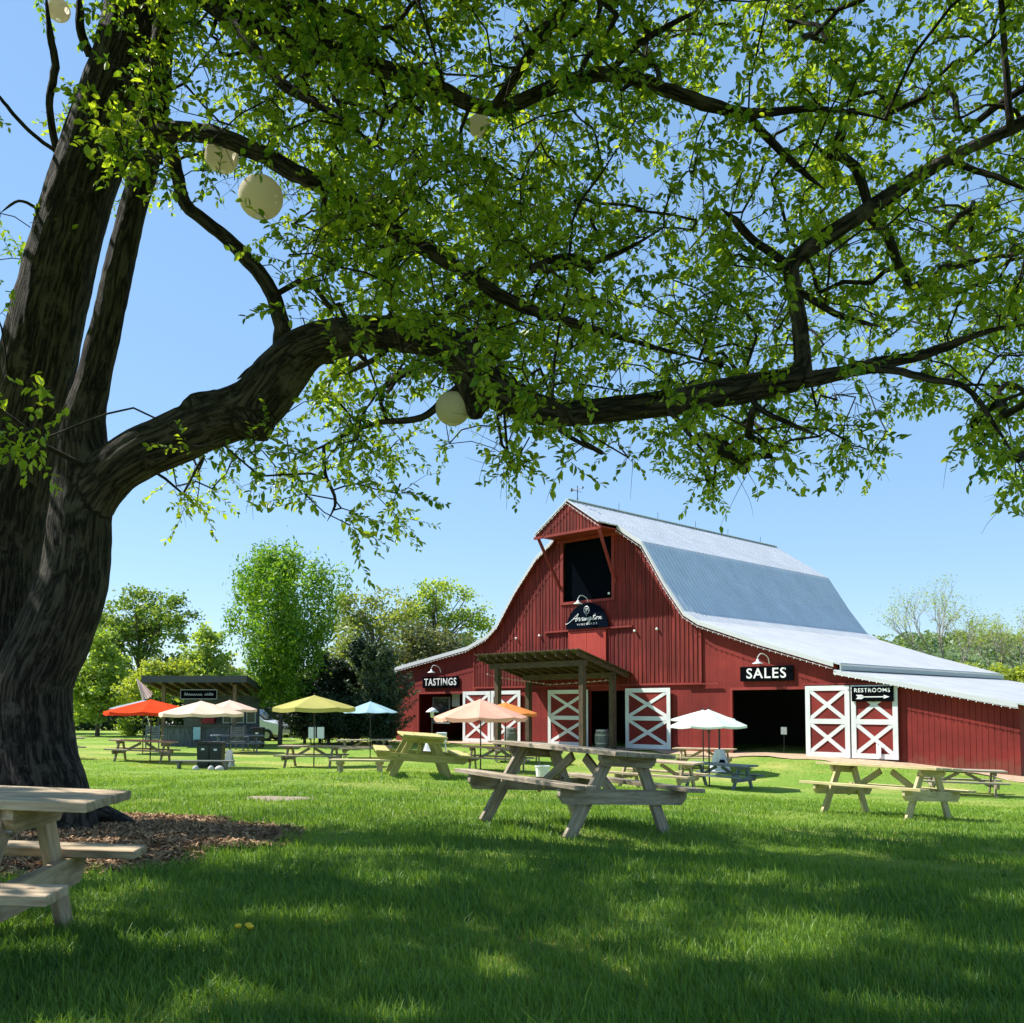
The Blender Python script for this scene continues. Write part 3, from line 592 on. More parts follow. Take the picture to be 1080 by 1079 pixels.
# hay hood
hb = 9.62
m = MB(); m.prism([(HS0 - .1, hb), (HS1 + .1, hb), (HS1 + .1, zl(HS1 + .1) - .03), (9, 11.04), (HS0 - .1, zl(HS0 - .1) - .03)], HO - .04, HO)
hood = m.build('hay_hood', M['red'], barn, loc=OFF)
m = MB(); k = HS0
while k < HS1: m.prism([(k - .02, hb + .03), (k + .02, hb + .03), (k + .02, zl(k) - .06), (k - .02, zl(k) - .06)], HO - .058, HO - .041); k += .2
m.build('batten', M['red'], hood)
m = MB(); m.box(HS0 - .1, HS1 + .1, HO - .07, HO + .02, hb - .1, hb + .02); m.box(HS0, HS1, HO + .03, -.05, hb + .02, hb + .06); m.box(HS0, HS1, -.12, -.05, hb - .16, hb + .0)
m.build('hood_soffit', M['redtrim'], barn, loc=OFF)
for s0, s1 in ((HS0 + .1, 7.15), (HS1 - .1, 10.62)):
    m = MB(); m.board((s0, HO + .05, hb - .05), (s1, -.1, 7.25), .12, .1, up=(1, 0, 0)); m.build('hood_brace', M['redtrim'], barn, loc=OFF)
# trims around loft, rail, loft door, belt
m = MB(); m.box(7.15, 7.32, -.1, -.047, 6.4, 9.6); m.box(10.38, 10.55, -.1, -.047, 6.4, 9.6); m.box(7.15, 10.55, -.11, -.101, 6.42, 6.55); m.build('loft_frame', M['redtrim'], barn, loc=OFF)
m = MB(); m.box(6.1, 11.6, -.16, -.08, 5.1, 5.18); m.build('door_rail', M['redtrim'], barn, loc=OFF)
for sa, sb in ((7.7, 8.86), (8.88, 10.05)): m = MB(); m.box(sa, sb, -.14, -.075, 2.9, 5.08); m.build('loft_door', M['redlight'], barn, loc=OFF)
m = MB(); m.box(.78, 15.27, -.09, -.047, 2.42, 2.5); m.box(15.2, 15.3, -.08, -.047, 2.5, 5.0); m.box(.78, .86, -.08, -.047, 2.5, 4.5); m.box(14.5, 16.2, -.14, -.091, 2.41, 2.47); m.box(20, 24, -.1, -.01, 2.31, 2.36)
m.box(-4.0, -3.9, -.03, .0, -.6, 2.27); m.box(-4.0, 0.1, -.031, -.001, 2.17, 2.28); m.box(16.66, 16.76, -.03, 0, -.9, 2.25); m.box(16.66, 20.2, -.031, -.001, 2.15, 2.26)
m.build('trim', M['redtrim'], barn, loc=OFF)
def xdoor(s0, s1, z0, z1, o=-.12, label=None, d=None):
    m = MB(); m.box(s0 + .05, s1 - .05, o, o + .04, z0 + .05, z1 - .05); p = m.build('sliding_door', M['redtrim'] if False else M['redwing'], barn, loc=OFF)
    if label: p['label'] = label
    m = MB(); w_ = .19; zm = (z0 + z1) / 2; oo = o - .035
    m.box(s0, s0 + w_, oo, o - .001, z0, z1); m.box(s1 - w_, s1, oo, o - .001, z0, z1)
    for z in (z0, z1 - w_, zm - w_ / 2): m.box(s0 + w_, s1 - w_, oo + .002, o - .001, z, z + w_)
    m.build('frame', M['white'], p)
    m = MB()
    for za, zb in ((z0 + w_, zm - w_ / 2), (zm + w_ / 2, z1 - w_)):
        a, b = s0 + w_, s1 - w_
        for k, (q0, q1) in enumerate((((a, za), (b, zb)), ((a, zb), (b, za)))):
            m.board((q0[0], o - .014 - k * .003, q0[1]), (q1[0], o - .014 - k * .003, q1[1]), .15, .02, up=(0, 1, 0))
    m.build('cross_brace', M['white'], p)
    return p
xdoor(.03, 2.19, -.43, 2.27); xdoor(2.25, 4.42, -.43, 2.28); xdoor(6.34, 8.94, -.43, 2.27); xdoor(11.2, 13.7, -.42, 2.29); xdoor(20.13, 21.93, -.46, 2.27); xdoor(21.99, 23.76, -.46, 2.27)
# door rollers track
# tastings window frame inside the dark opening, notice
m = MB(); 
for a in ((-3.3, -3.2, .5, 2.0), (-1.9, -1.8, .5, 2.0), (-3.2, -1.9, .5, .58), (-3.2, -1.9, 1.92, 2.0)): m.box(a[0], a[1], .5, .55, a[2], a[3])
wf_ = m.build('window', mat('window_grey', (.2, .22, .23), .5), barn, loc=OFF)
m = MB(); m.box(-3.2, -1.9, .52, .53, .58, 1.92); m.build('pane', mat('dark_glass', (.02, .025, .03), .08, spec=.8), wf_)
# lightning rods
for k, o in enumerate((2.2, 5.4, 8.8, 12, 15.5)):
    m = MB(); m.tube([(9, o, 11.15), (9, o, 11.55)], .012, 5); m.build('lightning_rod', M['black'], barn, loc=OFF)

def on_barn(name, s, o, z, label, cat, group=None):
    x, y = bw(s, o); return empty(name, (x, y, z), math.atan2(U.y, U.x), label, cat, group)
def sign(s0, s1, z0, z1, txt, label, tw, size, o=-.05, ts=1.0, tz=0, extra=None):
    r = on_barn('sign', (s0 + s1) / 2, o, z0, label, 'sign'); w_ = (s1 - s0) / 2; h = z1 - z0
    m = MB(); m.box(-w_, w_, -.05, 0, 0, h); m.build('board', M['signblack'], r, bevel=.006)
    text(txt, size, M['whitep'], r, loc=(0, -.056, h / 2 + tz), width=tw, off=size * .012, space=1.12, ext=.004); return r
sign(-3.48, -.39, 2.5, 3.12, 'TASTINGS', 'black sign reading TASTINGS over the left barn door', 2.75, .56)
sign(17.2, 19.6, 2.5, 3.1, 'SALES', 'black sign reading SALES over the right barn door', 1.8, .58)
r = sign(22.06, 23.64, 1.66, 2.22, 'RESTROOMS', 'black RESTROOMS sign with an arrow on a white cross door', 1.36, .21, o=-.18, tz=.13)
m = MB(); y0, y1 = -.056, -.051; zc = .17
m.box(-.5, .46, y0, y1, zc - .018, zc + .018); m.prism([(.44, zc + .07), (.66, zc), (.44, zc - .07)], y0, y1)
m.prism([(-.62, zc + .08), (-.4, zc + .08), (-.3, zc + .02), (-.3, zc - .02), (-.4, zc - .08), (-.62, zc - .08), (-.54, zc)], y0, y1); m.build('arrow', M['whitep'], r)
# arched sign
r = on_barn('arched_sign', 8.96, -.18, 5.19, 'dark arched sign with a round emblem and script name above the loft door', 'sign')
m = MB(); ar = [(-1.29, 0)] + [(1.29 * math.cos(math.pi - a), 1.2 * math.sin(a) ** .95 if a else 0) for a in np.linspace(.05, math.pi - .05, 30)] + [(1.29, 0)]
m.prism(ar, -.05, 0); m.build('board', M['signnavy'], r)
def catmull(P, n=6):
    P = [Vector(p) for p in P]; P = [P[0]] + P + [P[-1]]; o = []
    for i in range(1, len(P) - 2):
        for k in range(n):
            t = k / n; a, b, c_, d = P[i - 1:i + 3]
            o.append(.5 * ((2 * b) + (c_ - a) * t + (2 * a - 5 * b + 4 * c_ - d) * t * t + (3 * b - a - 3 * c_ + d) * t ** 3))
    return o + [P[-2]]
def script(m, strokes, sx, sz, ox, oz, rad, shear=.45):
    for st in strokes:
        pts = [(ox + (x + shear * z) * sx, -.058, oz + z * sz) for x, z in st]; m.tube(catmull(pts, 5), rad, 5)
ST = [[(-2.1, -.55), (-1.5, -.5), (-.6, .3), (.3, 1.5), (.75, 2.1), (.72, 1.2), (.75, .1), (1.0, .05)], [(-.5, .55), (.3, .8), (1.1, .85)]]
line = [(1.0, .05), (1.3, .5), (1.45, .95), (1.6, .8), (1.85, .85), (1.8, .2), (2.05, .05), (2.3, .5), (2.45, .95), (2.6, .8), (2.85, .85), (2.8, .2), (3.05, .05), (3.35, .85), (3.3, .2), (3.55, .05),
        (3.8, .8), (3.85, .1), (4.15, .7), (4.4, .8), (4.45, .15), (4.7, .1), (5.2, .8), (4.85, .85), (4.75, .3), (5.0, .1), (5.3, .7), (5.3, -.4), (5.0, -1.15), (4.7, -1.0), (5.1, -.2), (5.7, .4), (6.1, 1.7), (6.0, .3), (6.25, .05),
        (6.6, .5), (6.85, .85), (6.65, .3), (6.9, .08), (7.15, .5), (7.0, .85), (7.5, .75), (7.75, .8), (7.75, .1), (8.05, .7), (8.3, .8), (8.3, .15), (8.8, .25)]
ST += [line, [(5.7, 1.15), (6.5, 1.2)], [(3.5, 1.35), (3.6, 1.42)]]
m = MB(); script(m, ST, .205, .17, -.86, .36, .0145); m.build('lettering', M['whitep'], r)
text('VINEYARDS', .13, M['whitep'], r, loc=(.02, -.056, .19), width=1.25, space=1.6, ext=.003)
m = MB(); m.tube([(.0 + .16 * math.cos(a), -.056, .86 + .18 * math.sin(a)) for a in np.linspace(0, 2 * math.pi, 25)], .016, 5)
script(m, [[(-.5, -.5), (-.2, .5), (.1, -.3), (.4, .6), (.1, .2), (-.4, .1)], [(-.1, -.7), (.0, .7)]], .17, .17, 0, .86, .013, 0); m.build('emblem', M['whitep'], r)
# gooseneck lamps above signs
def lamp(s, z, label):
    r = on_barn('barn_lamp', s, -.05, z, label, 'lamp', 'gooseneck lamps above the barn signs')
    m = MB(); m.tube(catmull([(.18, 0, -.1), (.18, -.15, .18), (.05, -.4, .3), (-.05, -.5, .15), (-.05, -.5, .05)], 4), .02, 6); m.build('arm', M['white'], r)
    m = MB(); m.lathe([(.03, .08), (.05, .06), (.07, -.02), (.22, -.1), (.23, -.12), (.2, -.11)], -.05, -.5, 16); m.build('shade', M['white'], r, smooth=True)
lamp(-2.1, 3.45, 'white gooseneck lamp over the TASTINGS sign'); lamp(18.35, 3.3, 'white gooseneck lamp over the SALES sign'); lamp(8.75, 6.45, 'white gooseneck lamp over the arched sign')
# flood light bulbs on the gable wall
bulbmb = MB(); bulbmb.lathe([(0, .05), (.035, .035), (.05, 0), (.035, -.035), (0, -.05)], seg=8); proto_b = bulbmb.build('wall_bulb', M['bulb'], smooth=True)
tag(proto_b, 'small round white bulb on the gable left of the loft door', 'bulb', 'round bulbs on the gable wall')
bl = [(4.1, 4.95, 'round white bulb farthest left on the gable wall'), (5.75, 5.0, 'round white bulb just left of the door rail'), (11.75, 4.9, 'round white bulb just right of the door rail'), (13.0, 4.92, 'round white bulb farthest right on the gable wall'), (10.25, 6.75, 'round white bulb in the lower corner of the dark loft opening')]
for k, (s, z, lb) in enumerate(bl):
    o = proto_b if k == 0 else proto_b.copy()
    if k: C.objects.link(o)
    x, y = bw(s, -.13); o.location = (x, y, z); o.scale = (1.3,) * 3; o['label'] = lb
bulb_me = proto_b.data
def string(pts, label, step=.27, sag=.03, r=.024):
    """pts: list of (s,o,z)"""
    root = on_barn('string_lights', pts[0][0], pts[0][1], pts[0][2], label, 'string lights', 'bulb strings on the barn edges')
    P = [Vector(p) - Vector(pts[0]) for p in pts]; path = []; bl = []; 
    for a, b in zip(P[:-1], P[1:]):
        n = max(1, round((b - a).length / step))
        for k in range(n): path.append(a.lerp(b, k / n)); path.append(a.lerp(b, (k + .5) / n) - Vector((0, 0, sag))); bl.append(a.lerp(b, k / n))
    path.append(P[-1]); m = MB(); m.tube(path, .008, 4); m.build('cord', M['white'], root)
    for q in bl[:99]:
        o = bpy.data.objects.new('bulb', bulb_me); C.objects.link(o); o.parent = root; o.location = q - Vector((0, 0, .05)); o.scale = (r / .05,) * 3
O_ = -.38
string([(s, O_, z - .2) for s, z in PROF[:6]] + [(HS0, O_, zl(HS0) - .2)], 'string of bulbs along the left roof edge of the barn')
string([(HS1, O_, zl(HS1) - .2)] + [(s, O_, z - .2) for s, z in PROF[7:]], 'string of bulbs along the right roof edge of the barn')
string([(21.5, O_, 2.72), (27.9, O_, 1.42)], 'string of bulbs along the lean-to roof edge')
string([(HS0 - .1, HO - .17, zl(HS0 - .1) - .1), (9, HO - .17, 10.98), (HS1 + .1, HO - .17, zl(HS1 + .1) - .1)], 'string of bulbs around the pointed hay hood')
# pergola
pg = on_barn('pergola', 8.45, -2, -.6, 'dark timber pergola porch on four posts before the centre door', 'pergola')
def pl(s, o, z): return (s - 8.45, o + 2, z + .6)
for s, o, zt in ((5.75, -3, 3.3), (11.1, -3, 3.3), (5.85, -1, 2.7), (11.15, -1, 2.85)):
    m = MB(); m.board(pl(s, o, -.9), pl(s, o, zt), .24, .24, up=(0, 1, 0)); m.build('post', M['post'], pg)
for a, b in (((5.2, -3, 3.38), (11.35, -3, 3.38)), ((5.5, -1, 2.88), (11.3, -1, 2.88))):
    m = MB(); m.board(pl(*a), pl(*b), .12, .26); m.build('beam', M['post'], pg)
for k in range(11):
    s = 5.0 + k * .635; m = MB(); m.board(pl(s, -3.6, 3.78), pl(s, -.12, 2.86), .07, .2); m.build('rafter', M['post'], pg)
m = MB(); m.prism([(y + 2, z + .6) for y, z in ((-3.7, 3.93), (-.06, 2.97), (-.06, 2.99), (-3.7, 3.95))], 4.85 - 8.45, 11.55 - 8.45, 'x')
for k in range(24): s = 4.9 + k * .285; m.prism([(y + 2, z + .6) for y, z in ((-3.72, 3.951), (-.06, 2.991), (-.06, 3.02), (-3.72, 3.98))], s - 8.45 - .04, s - 8.45 + .04, 'x')
m.build('roof', mat('rusty_brown_metal', noise=(3, (.05, .035, .025), (.12, .085, .06)), rough=.6), pg)
string([(5.1, -3.1, 3.05), (5.7, -2.2, 2.82), (6.3, -1.4, 2.7), (7.2, -.9, 2.55), (9.3, -.9, 2.62), (11.2, -1.1, 2.7)], 'string of bulbs drooping under the pergola roof', step=.4, sag=.06)
# barrels under the pergola
def barrel(s, o, z, label, lk):
    r = on_barn('barrel', s, o, z, label, 'barrel', 'wine barrels by the centre door')
    m = MB(); prof = [(0, 0), (.27, 0), (.30, .12), (.335, .3), (.345, .45), (.335, .6), (.30, .78), (.27, .9), (.25, .9), (.25, .86), (0, .86)]; m.lathe(prof, seg=18); m.build('body', M[lk], r, smooth=True)
    for z0 in (.06, .25, .62, .82):
        rr = float(np.interp(z0, [0, .12, .3, .45, .6, .78, .9], [.27, .30, .335, .345, .335, .30, .27])); m = MB(); m.lathe([(rr + .004, z0), (rr + .008, z0), (rr + .008, z0 + .05), (rr + .004, z0 + .05)], seg=18); m.build('hoop', M['bolt'], r)
barrel(10.45, -.9, -.47, 'grey wine barrel standing in the dark centre doorway', 'grey'); barrel(5.2, -1.6, -.47, 'dark barrel behind the weathered table near the left pergola posts', 'grey')
# weather vane at the peak
r = on_barn('weather_vane', 9, -.9, 11.15, 'thin black weather vane on the ridge above the hood', 'weather vane')
m = MB(); m.tube([(0, 0, 0), (0, 0, .75)], .02, 6); m.tube([(-.3, 0, .62), (.3, 0, .62)], .015, 5); m.tube([(0, -.3, .5), (0, .3, .5)], .012, 5); m.lathe([(0, .1), (.05, .15), (0, .2)], seg=8); m.build('rod', M['black'], r)
m = MB(); m.prism([(.3, .7), (.42, .62), (.3, .54)], -.006, .006); m.prism([(-.42, .72), (-.25, .66), (-.25, .58), (-.42, .52)], -.006, .006); m.build('arrow', M['black'], r)
# small pedestal notice inside sales doorway + number sheet
r = on_barn('notice_stand', 18.6, .9, -.52, 'small white notice on a thin stand inside the sales doorway', 'notice')
m = MB(); m.tube([(0, 0, 0), (0, 0, .9)], .025, 6); m.lathe([(.2, 0), (.2, .03), (0, .04)], seg=12); m.build('stand', M['black'], r); m = MB(); m.box(-.13, .13, -.02, 0, .85, 1.15); m.build('sheet', M['whitep'], r)
r = on_barn('notice_board', -1.1, .35, 1.5, 'cream notice sheet hanging in the tastings doorway', 'notice'); m = MB(); m.box(-.32, .32, -.01, 0, -.05, .62); m.build('sheet', mat('cream_sheet', noise=(9, (.34, .34, .28), (.5, .5, .42))), r)
m = MB(); m.box(-.36, .36, -.02, -.011, .6, .65); m.tube([(-.3, -.005, .62), (-.3, -.005, .7)], .008, 5); m.tube([(.3, -.005, .62), (.3, -.005, .7)], .008, 5); m.build('rail', M['white'], r)
r = on_barn('paper_notice', 23.05, -.2, .0, 'small white paper notice on the bottom of the rightmost cross door', 'notice'); m = MB(); m.box(-.09, .09, -.012, 0, -.4, .1); m.build('sheet', M['whitep'], r)
m = MB(); m.box(-.02, .02, -.016, -.012, .06, .09); m.build('pin', M['black'], r)

# ================================================================== patio heaters, cooler, bins, signs
def heater(px, d, H, shroud, label, refl=.3):
    r = empty('patio_heater', pos(px, d), 0, label, 'patio heater', 'patio heaters near the barn')
    m = MB(); m.lathe([(0, H), (refl * .4, H - .05), (refl, H - .2), (refl * .97, H - .215), (.02, H - .1)], seg=20); m.build('reflector', M['whitep'], r, smooth=True)
    m = MB(); m.lathe([(.07, H - .17), (.09, H - .2), (.09, H - .42), (.06, H - .46), (0, H - .46)], seg=12); m.build('burner', mat('steel', (.6, .6, .6), .3, metal=.9), r, smooth=True)
    m = MB(); m.tube([(0, 0, .5), (0, 0, H - .44)], .035, 8); m.build('pole', M['black'], r)
    m = MB(); m.lathe([(.40, 0), (.41, .04), (.38, .1), (.2, .72), (.17, .78), (.06, .82), (0, .82)], seg=8); m.build('base_cover', mat('light_steel', noise=(3, (.42, .43, .48), (.62, .63, .68)), rough=.45), r)
    m = MB(); m.prism([(-.13, .33), (-.08, .25), (.09, .25), (.14, .33), (.09, .47), (-.05, .47)], -.36, -.33); m.build('emblem', M['signnavy'], r)
heater(758, 34, 2.0, 1, 'patio heater with light tapered base cover under the white umbrellas'); heater(456, 43, 2.0, 1, 'white-capped patio heater in front of the tastings door')
r = empty('cooler', pos(466, 41), 0, 'white box cooler beside the patio heater at the tastings door', 'cooler')
m = MB(); m.box(-.21, .21, -.18, .18, .55, .88); m.build('body', M['whitep'], r, bevel=.03); m = MB(); m.box(-.22, .22, -.19, .19, .89, .95); m.build('lid', M['whitep'], r, bevel=.02)
m = MB(); [m.tube([(x, y, 0), (x * .9, y * .9, .55)], .02, 6) for x in (-.18, .18) for y in (-.14, .14)]; m.build('stand', M['white'], r)
def bin_(px, d, w_, h, label, mt, dz=0):
    r = empty('trash_bin', pos(px, d) + Vector((0, 0, dz)), R(rnd.uniform(-6, 6)), label, 'bin', 'dark bins on the lawn')
    m = MB(); a = w_ / 2; m.prism([(-a * .85, .03), (a * .85, .03), (a, h * .88), (-a, h * .88)], -a * .9, a * .9); m.build('body', mt, r, bevel=.02)
    m = MB(); m.prism([(-a * 1.05, h * .88), (a * 1.05, h * .88), (a * .98, h * .97), (a * .5, h), (-a * .5, h), (-a * .98, h * .97)], -a * .97, a * .97); m.build('lid', M['black'], r, bevel=.015)
    m = MB(); m.box(-a * .25, a * .25, -a * .915, -a * .90, h * .68, h * .75); m.build('sticker', M['whitep'], r)
mbin = mat('bin_plastic', (.012, .018, .016), .45)
bin_(217, 31.2, .42, .88, 'left one of the two black trash bins behind the low bench', mbin); bin_(230.5, 31.2, .42, .88, 'right one of the two black trash bins behind the low bench', mbin); bin_(273, 45, .55, 1.0, 'dark wheelie bin beside the white van', mbin)
r = empty('leaning_sign', pos(241, 32.5), R(-20), 'white panel sign standing right of the black trash bins', 'sign')
m = MB(); m.board((0, 0, 0), (0, .12, .58), .26, .02, up=(0, 1, 0)); m.build('panel', M['whitep'], r); m = MB(); m.board((0, .3, 0), (0, .12, .56), .2, .02, up=(0, 1, 0)); m.build('back_panel', M['whitep'], r)
for k, (px, d) in enumerate(((208, 29.6), (224, 29.6), (233, 29.7))):
    p = pos(px, d); m = MB(); V = []
    o = MB(); s = rnd.uniform(.8, 1.3); o.lathe([(0, .15), (.05, .13), (.09, .08), (.11, .02), (.07, -.03)], seg=7)
    for v in o.V: v.x *= s * (1 + .2 * math.sin(v.z * 20)); v.y *= s
    q = o.build('stone', mat('pale_stone', noise=(9, (.3, .3, .28), (.62, .6, .56)), rough=.9), smooth=True); q.location = p
    tag(q, ['pale stone under the left end of the low bench', 'pale stone under the middle of the low bench', 'pale stone under the right end of the low bench'][k], 'stone', 'pale stones under the low bench')
r = empty('white_bucket', pos(572, 20), 0, 'small white bucket on the grass seen under the weathered table', 'bucket')
m = MB(); m.lathe([(0, 0), (.12, 0), (.15, .3), (.16, .3), (.16, .32), (.14, .32), (.12, .03), (0, .03)], seg=16); m.build('body', M['whitep'], r, smooth=False); m = MB(); m.tube([(.15 * math.cos(a), 0, .3 - .13 * math.sin(a)) for a in np.linspace(0, math.pi, 12)], .005, 5); m.build('handle', M['bolt'], r)

# ================================================================== KIOSK
K0 = pos(215, 46); kz = -.5
kio = empty('drinks_kiosk', (K0.x, 46, kz), R(2), 'dark open-sided kiosk with a flat sloping roof and grey counter', 'kiosk')
M['kwall'] = wood('kiosk_boards', (.05, .06, .07), (.13, .15, .165), knots=False); M['kroof'] = mat('kiosk_roof', (.045, .05, .055), .5); M['kwood'] = wood('kiosk_post', (.12, .08, .05), (.22, .155, .09), knots=False)
x0, x1 = -2.75, 2.15
m = MB(); m.prism([(y, z) for y, z in ((-.5, 3.2), (-.5, 3.42), (4.6, 2.72), (4.6, 2.56))], x0, x1, 'x'); m.box(x0 - .03, x1 + .03, -.56, -.501, 3.12, 3.44); m.prism([(-.5, 3.14), (-.5, 3.44), (4.6, 2.74), (4.6, 2.46)], x1, x1 + .06, 'x'); m.prism([(-.5, 3.14), (-.5, 3.44), (4.6, 2.74), (4.6, 2.46)], x0 - .06, x0, 'x'); m.build('roof', M['kroof'], kio)
for k in range(9):
    x = x0 + .3 + k * .55; m = MB(); m.board((x, -.4, 3.1), (x, 4.5, 2.46), .05, .16); m.build('rafter', M['kwood'], kio)
for x, y, h in ((-1.9, 0, 3.05), (1.5, 0, 3.05), (-1.9, 3.8, 2.5), (1.5, 3.8, 2.5)): m = MB(); m.board((x, y, -.1), (x, y, h), .16, .16, up=(0, 1, 0)); m.build('post', M['kwood'], kio)
m = MB(); k = -1.75
while k < 2.1: m.board((k, -.1, .0), (k, -.1, .98), .19, .05, up=(0, 1, 0)); k += .2
m.build('counter_front', M['kwall'], kio); m = MB(); m.box(-1.85, 2.15, -.25, .35, 1.0, 1.06); m.build('counter_top', M['kroof'], kio)
m = MB(); m.box(-1.85, 2.0, 3.0, 3.1, -.1, 2.55); m.build('back_wall', M['kwall'], kio)
for x in (.15, .75, 1.35):
    m = MB(); [m.box(*q) for q in ((x, x + .06, 2.9, 2.98, 1.1, 1.75), (x + .44, x + .5, 2.9, 2.98, 1.1, 1.75), (x + .06, x + .44, 2.9, 2.98, 1.1, 1.16), (x + .06, x + .44, 2.9, 2.98, 1.69, 1.75))]
    f = m.build('window', mat('sage_frame', (.42, .5, .42), .6), kio); m = MB(); m.box(x + .06, x + .44, 2.93, 2.95, 1.16, 1.69); m.build('pane', mat('kiosk_glass', (.03, .05, .05), .1), f)
m = MB(); m.box(-.9, -.2, 2.6, 2.9, 1.1, 1.5); m.build('shelf_unit', mat('dark_red_box', (.25, .012, .02), .5), kio)
r = empty('kiosk_sign', (K0.x - .15, 45.75, 1.85), R(2), 'dark framed sign board hanging under the kiosk roof', 'sign')
m = MB(); m.box(-.85, .85, 0, .04, .0, .4); m.build('board', M['signblack'], r); m = MB(); [m.box(*q) for q in ((-.88, .88, -.02, .0, .4, .44), (-.88, .88, -.02, 0, -.04, 0), (-.88, -.85, -.02, 0, 0, .4), (.85, .88, -.02, 0, 0, .4))]; m.build('frame', mat('sign_grey_frame', (.25, .25, .25), .6), r)
m = MB(); x = -.68
for k in range(13):
    if k == 8: x += .1; continue
    h = rnd.choice((.1, .13, .16)); m.tube(catmull([(x, -.01, .14), (x + .03, -.01, .14 + h), (x + .06, -.01, .15), (x + .09, -.01, .14 + h * .6)], 3), .010, 4); x += .108
m.build('lettering', mat('chalk_grey', (.45, .47, .5), .7), r)
for x in (-.7, .7): m = MB(); m.tube([(x, .02, .44), (x, .02, 1.0)], .01, 5); m.build('hanger', M['black'], r)
r = empty('menu_sheet', (at(207.5, 773, 45.7).x, 45.72, .1), R(2), 'light blue menu sheet fixed to the kiosk counter', 'sign'); m = MB(); m.box(-.17, .17, -.02, 0, -.22, .42); m.build('sheet', mat('blue_sheet', noise=(8, (.2, .38, .45), (.42, .6, .68))), r); m = MB(); m.box(-.19, .19, -.026, -.021, .38, .42); m.build('clip', M['black'], r)
# US-style striped flag drooping from a slanted staff
p = at(144, 715, 45); r = empty('flag', (at(153, 745, 45).x, 45, -.5), 0, 'pink and white striped flag drooping from a slanted staff', 'flag')
base = Vector(r.location); tip = p - base; m = MB(); m.tube([(at(156, 760, 45).x - base.x, .3, 1.0), tip], .018, 6); m.build('staff', M['white'], r)
V = []; F = []; nu, nv = 12, 14
for i in range(nu + 1):
    for j in range(nv + 1):
        u = i / nu; v = j / nv; q0 = tip.lerp(at(149.5, 738, 45) - base, u); q1 = tip.lerp(at(162, 731, 45) - base, u); c0 = q0.lerp(q1, v)
        V.append((c0.x, c0.y - .05 + .09 * math.sin(v * 8 + u * 2) * u, c0.z - .12 * math.sin(v * math.pi) * u))
for i in range(nu):
    for j in range(nv): F.append((i * (nv + 1) + j, (i + 1) * (nv + 1) + j, (i + 1) * (nv + 1) + j + 1, i * (nv + 1) + j + 1))
mi = [(j % 2) for i in range(nu) for j in range(nv)]
meshobj('cloth', V, F, [canvas('flag_white', (.9, .88, .88), .5), canvas('flag_red', (.85, .35, .42), .5)], r, mi=mi, smooth=True)
# slatted dark chairs
def slat_chair(px, d, rz, label):
    r = empty('slatted_chair', pos(px, d), R(rz), label, 'chair', 'dark slatted chairs by the kiosk')
    m = MB()
    for k in range(7): m.board((-.28, .25 - k * .02 + .14, .42 + k * .1), (.28, .25 - k * .02 + .14, .42 + k * .1), .02, .07)
    for x in (-.3, .3): m.board((x, .42, .3), (x, .26, 1.12), .05, .04, up=(1, 0, 0))
    m.build('backrest', M['bluegrey'], r); m = MB(); [m.board((-.3, -.2 + k * .1, .38), (.3, -.2 + k * .1, .38), .08, .025) for k in range(6)]; m.build('seat', M['bluegrey'], r)
    for x in (-.29, .29):
        for y in (-.25, .35): m = MB(); m.board((x, y, -.03), (x, y, .6 if y < 0 else .4), .07, .04, up=(1, 0, 0)); m.build('leg', M['bluegrey'], r)
        m = MB(); m.board((x, -.3, .61), (x, .35, .61), .1, .025); m.build('armrest', M['bluegrey'], r)
slat_chair(165, 43, 180, 'dark slat-back chair left of the kiosk counter'); slat_chair(254, 43.5, 175, 'dark slat-back chair at the right end of the kiosk counter')
# double white menu board
r = empty('menu_board', pos(334, 46), 0, 'pair of white notice sheets on dark posts before the evergreens', 'notice board')
for x in (-.25, .3): m = MB(); m.tube([(x + (.0), .02, 0), (x, .02, 1.1)], .03, 6); m.build('post', M['black'], r)
for x in (-.2, .22): m = MB(); m.box(x - .17, x + .17, -.03, 0, .45, 1.0); m.build('sheet', M['whitep'], r)
# white van
vp = pos(266, 55); vn = empty('white_van', vp, R(-4), 'white van parked between the kiosk and the evergreens', 'van')
M['van'] = mat('van_paint', (.78, .8, .82), .25, coat=.5); M['glass'] = mat('van_glass', (.015, .02, .025), .06, spec=.8); M['tyre'] = mat('rubber', (.015, .015, .015), .8)
body = [(-3.2, .35), (-3.15, 1.0), (-3.1, 1.62), (-2.8, 1.88), (-.4, 1.9), (.35, 1.78), (1.0, 1.2), (1.75, 1.02), (2.0, .8), (2.02, .35)]
m = MB(); m.prism(body, -.9, .9); m.build('body', M['van'], vn, bevel=.06)
for a, b in ((-2.9, -1.9), (-1.75, -.75)): m = MB(); m.prism([(a, 1.1), (b, 1.1), (b - .02, 1.66), (a + .08, 1.66)], -.915, -.895); m.build('window', M['glass'], vn)
m = MB(); m.prism([(-.6, 1.1), (.72, 1.12), (.25, 1.62), (-.58, 1.66)], -.915, -.895); m.build('window', M['glass'], vn)
m = MB(); m.board((.42, 0, 1.78), (1.06, 0, 1.24), 1.5, .03, up=(0.6, 0, .8)); m.build('windscreen', M['glass'], vn)
for x in (-2.3, 1.2):
    for y in (-.85, .85):
        m = MB(); m.tube([(x, y - .1, .34), (x, y + .1, .34)], .34, 18); wh = m.build('wheel', M['tyre'], vn); m = MB(); m.tube([(x, y - .115, .34), (x, y + .115, .34)], .19, 14); m.build('rim', mat('rim', (.5, .5, .5), .3, metal=.7), wh)
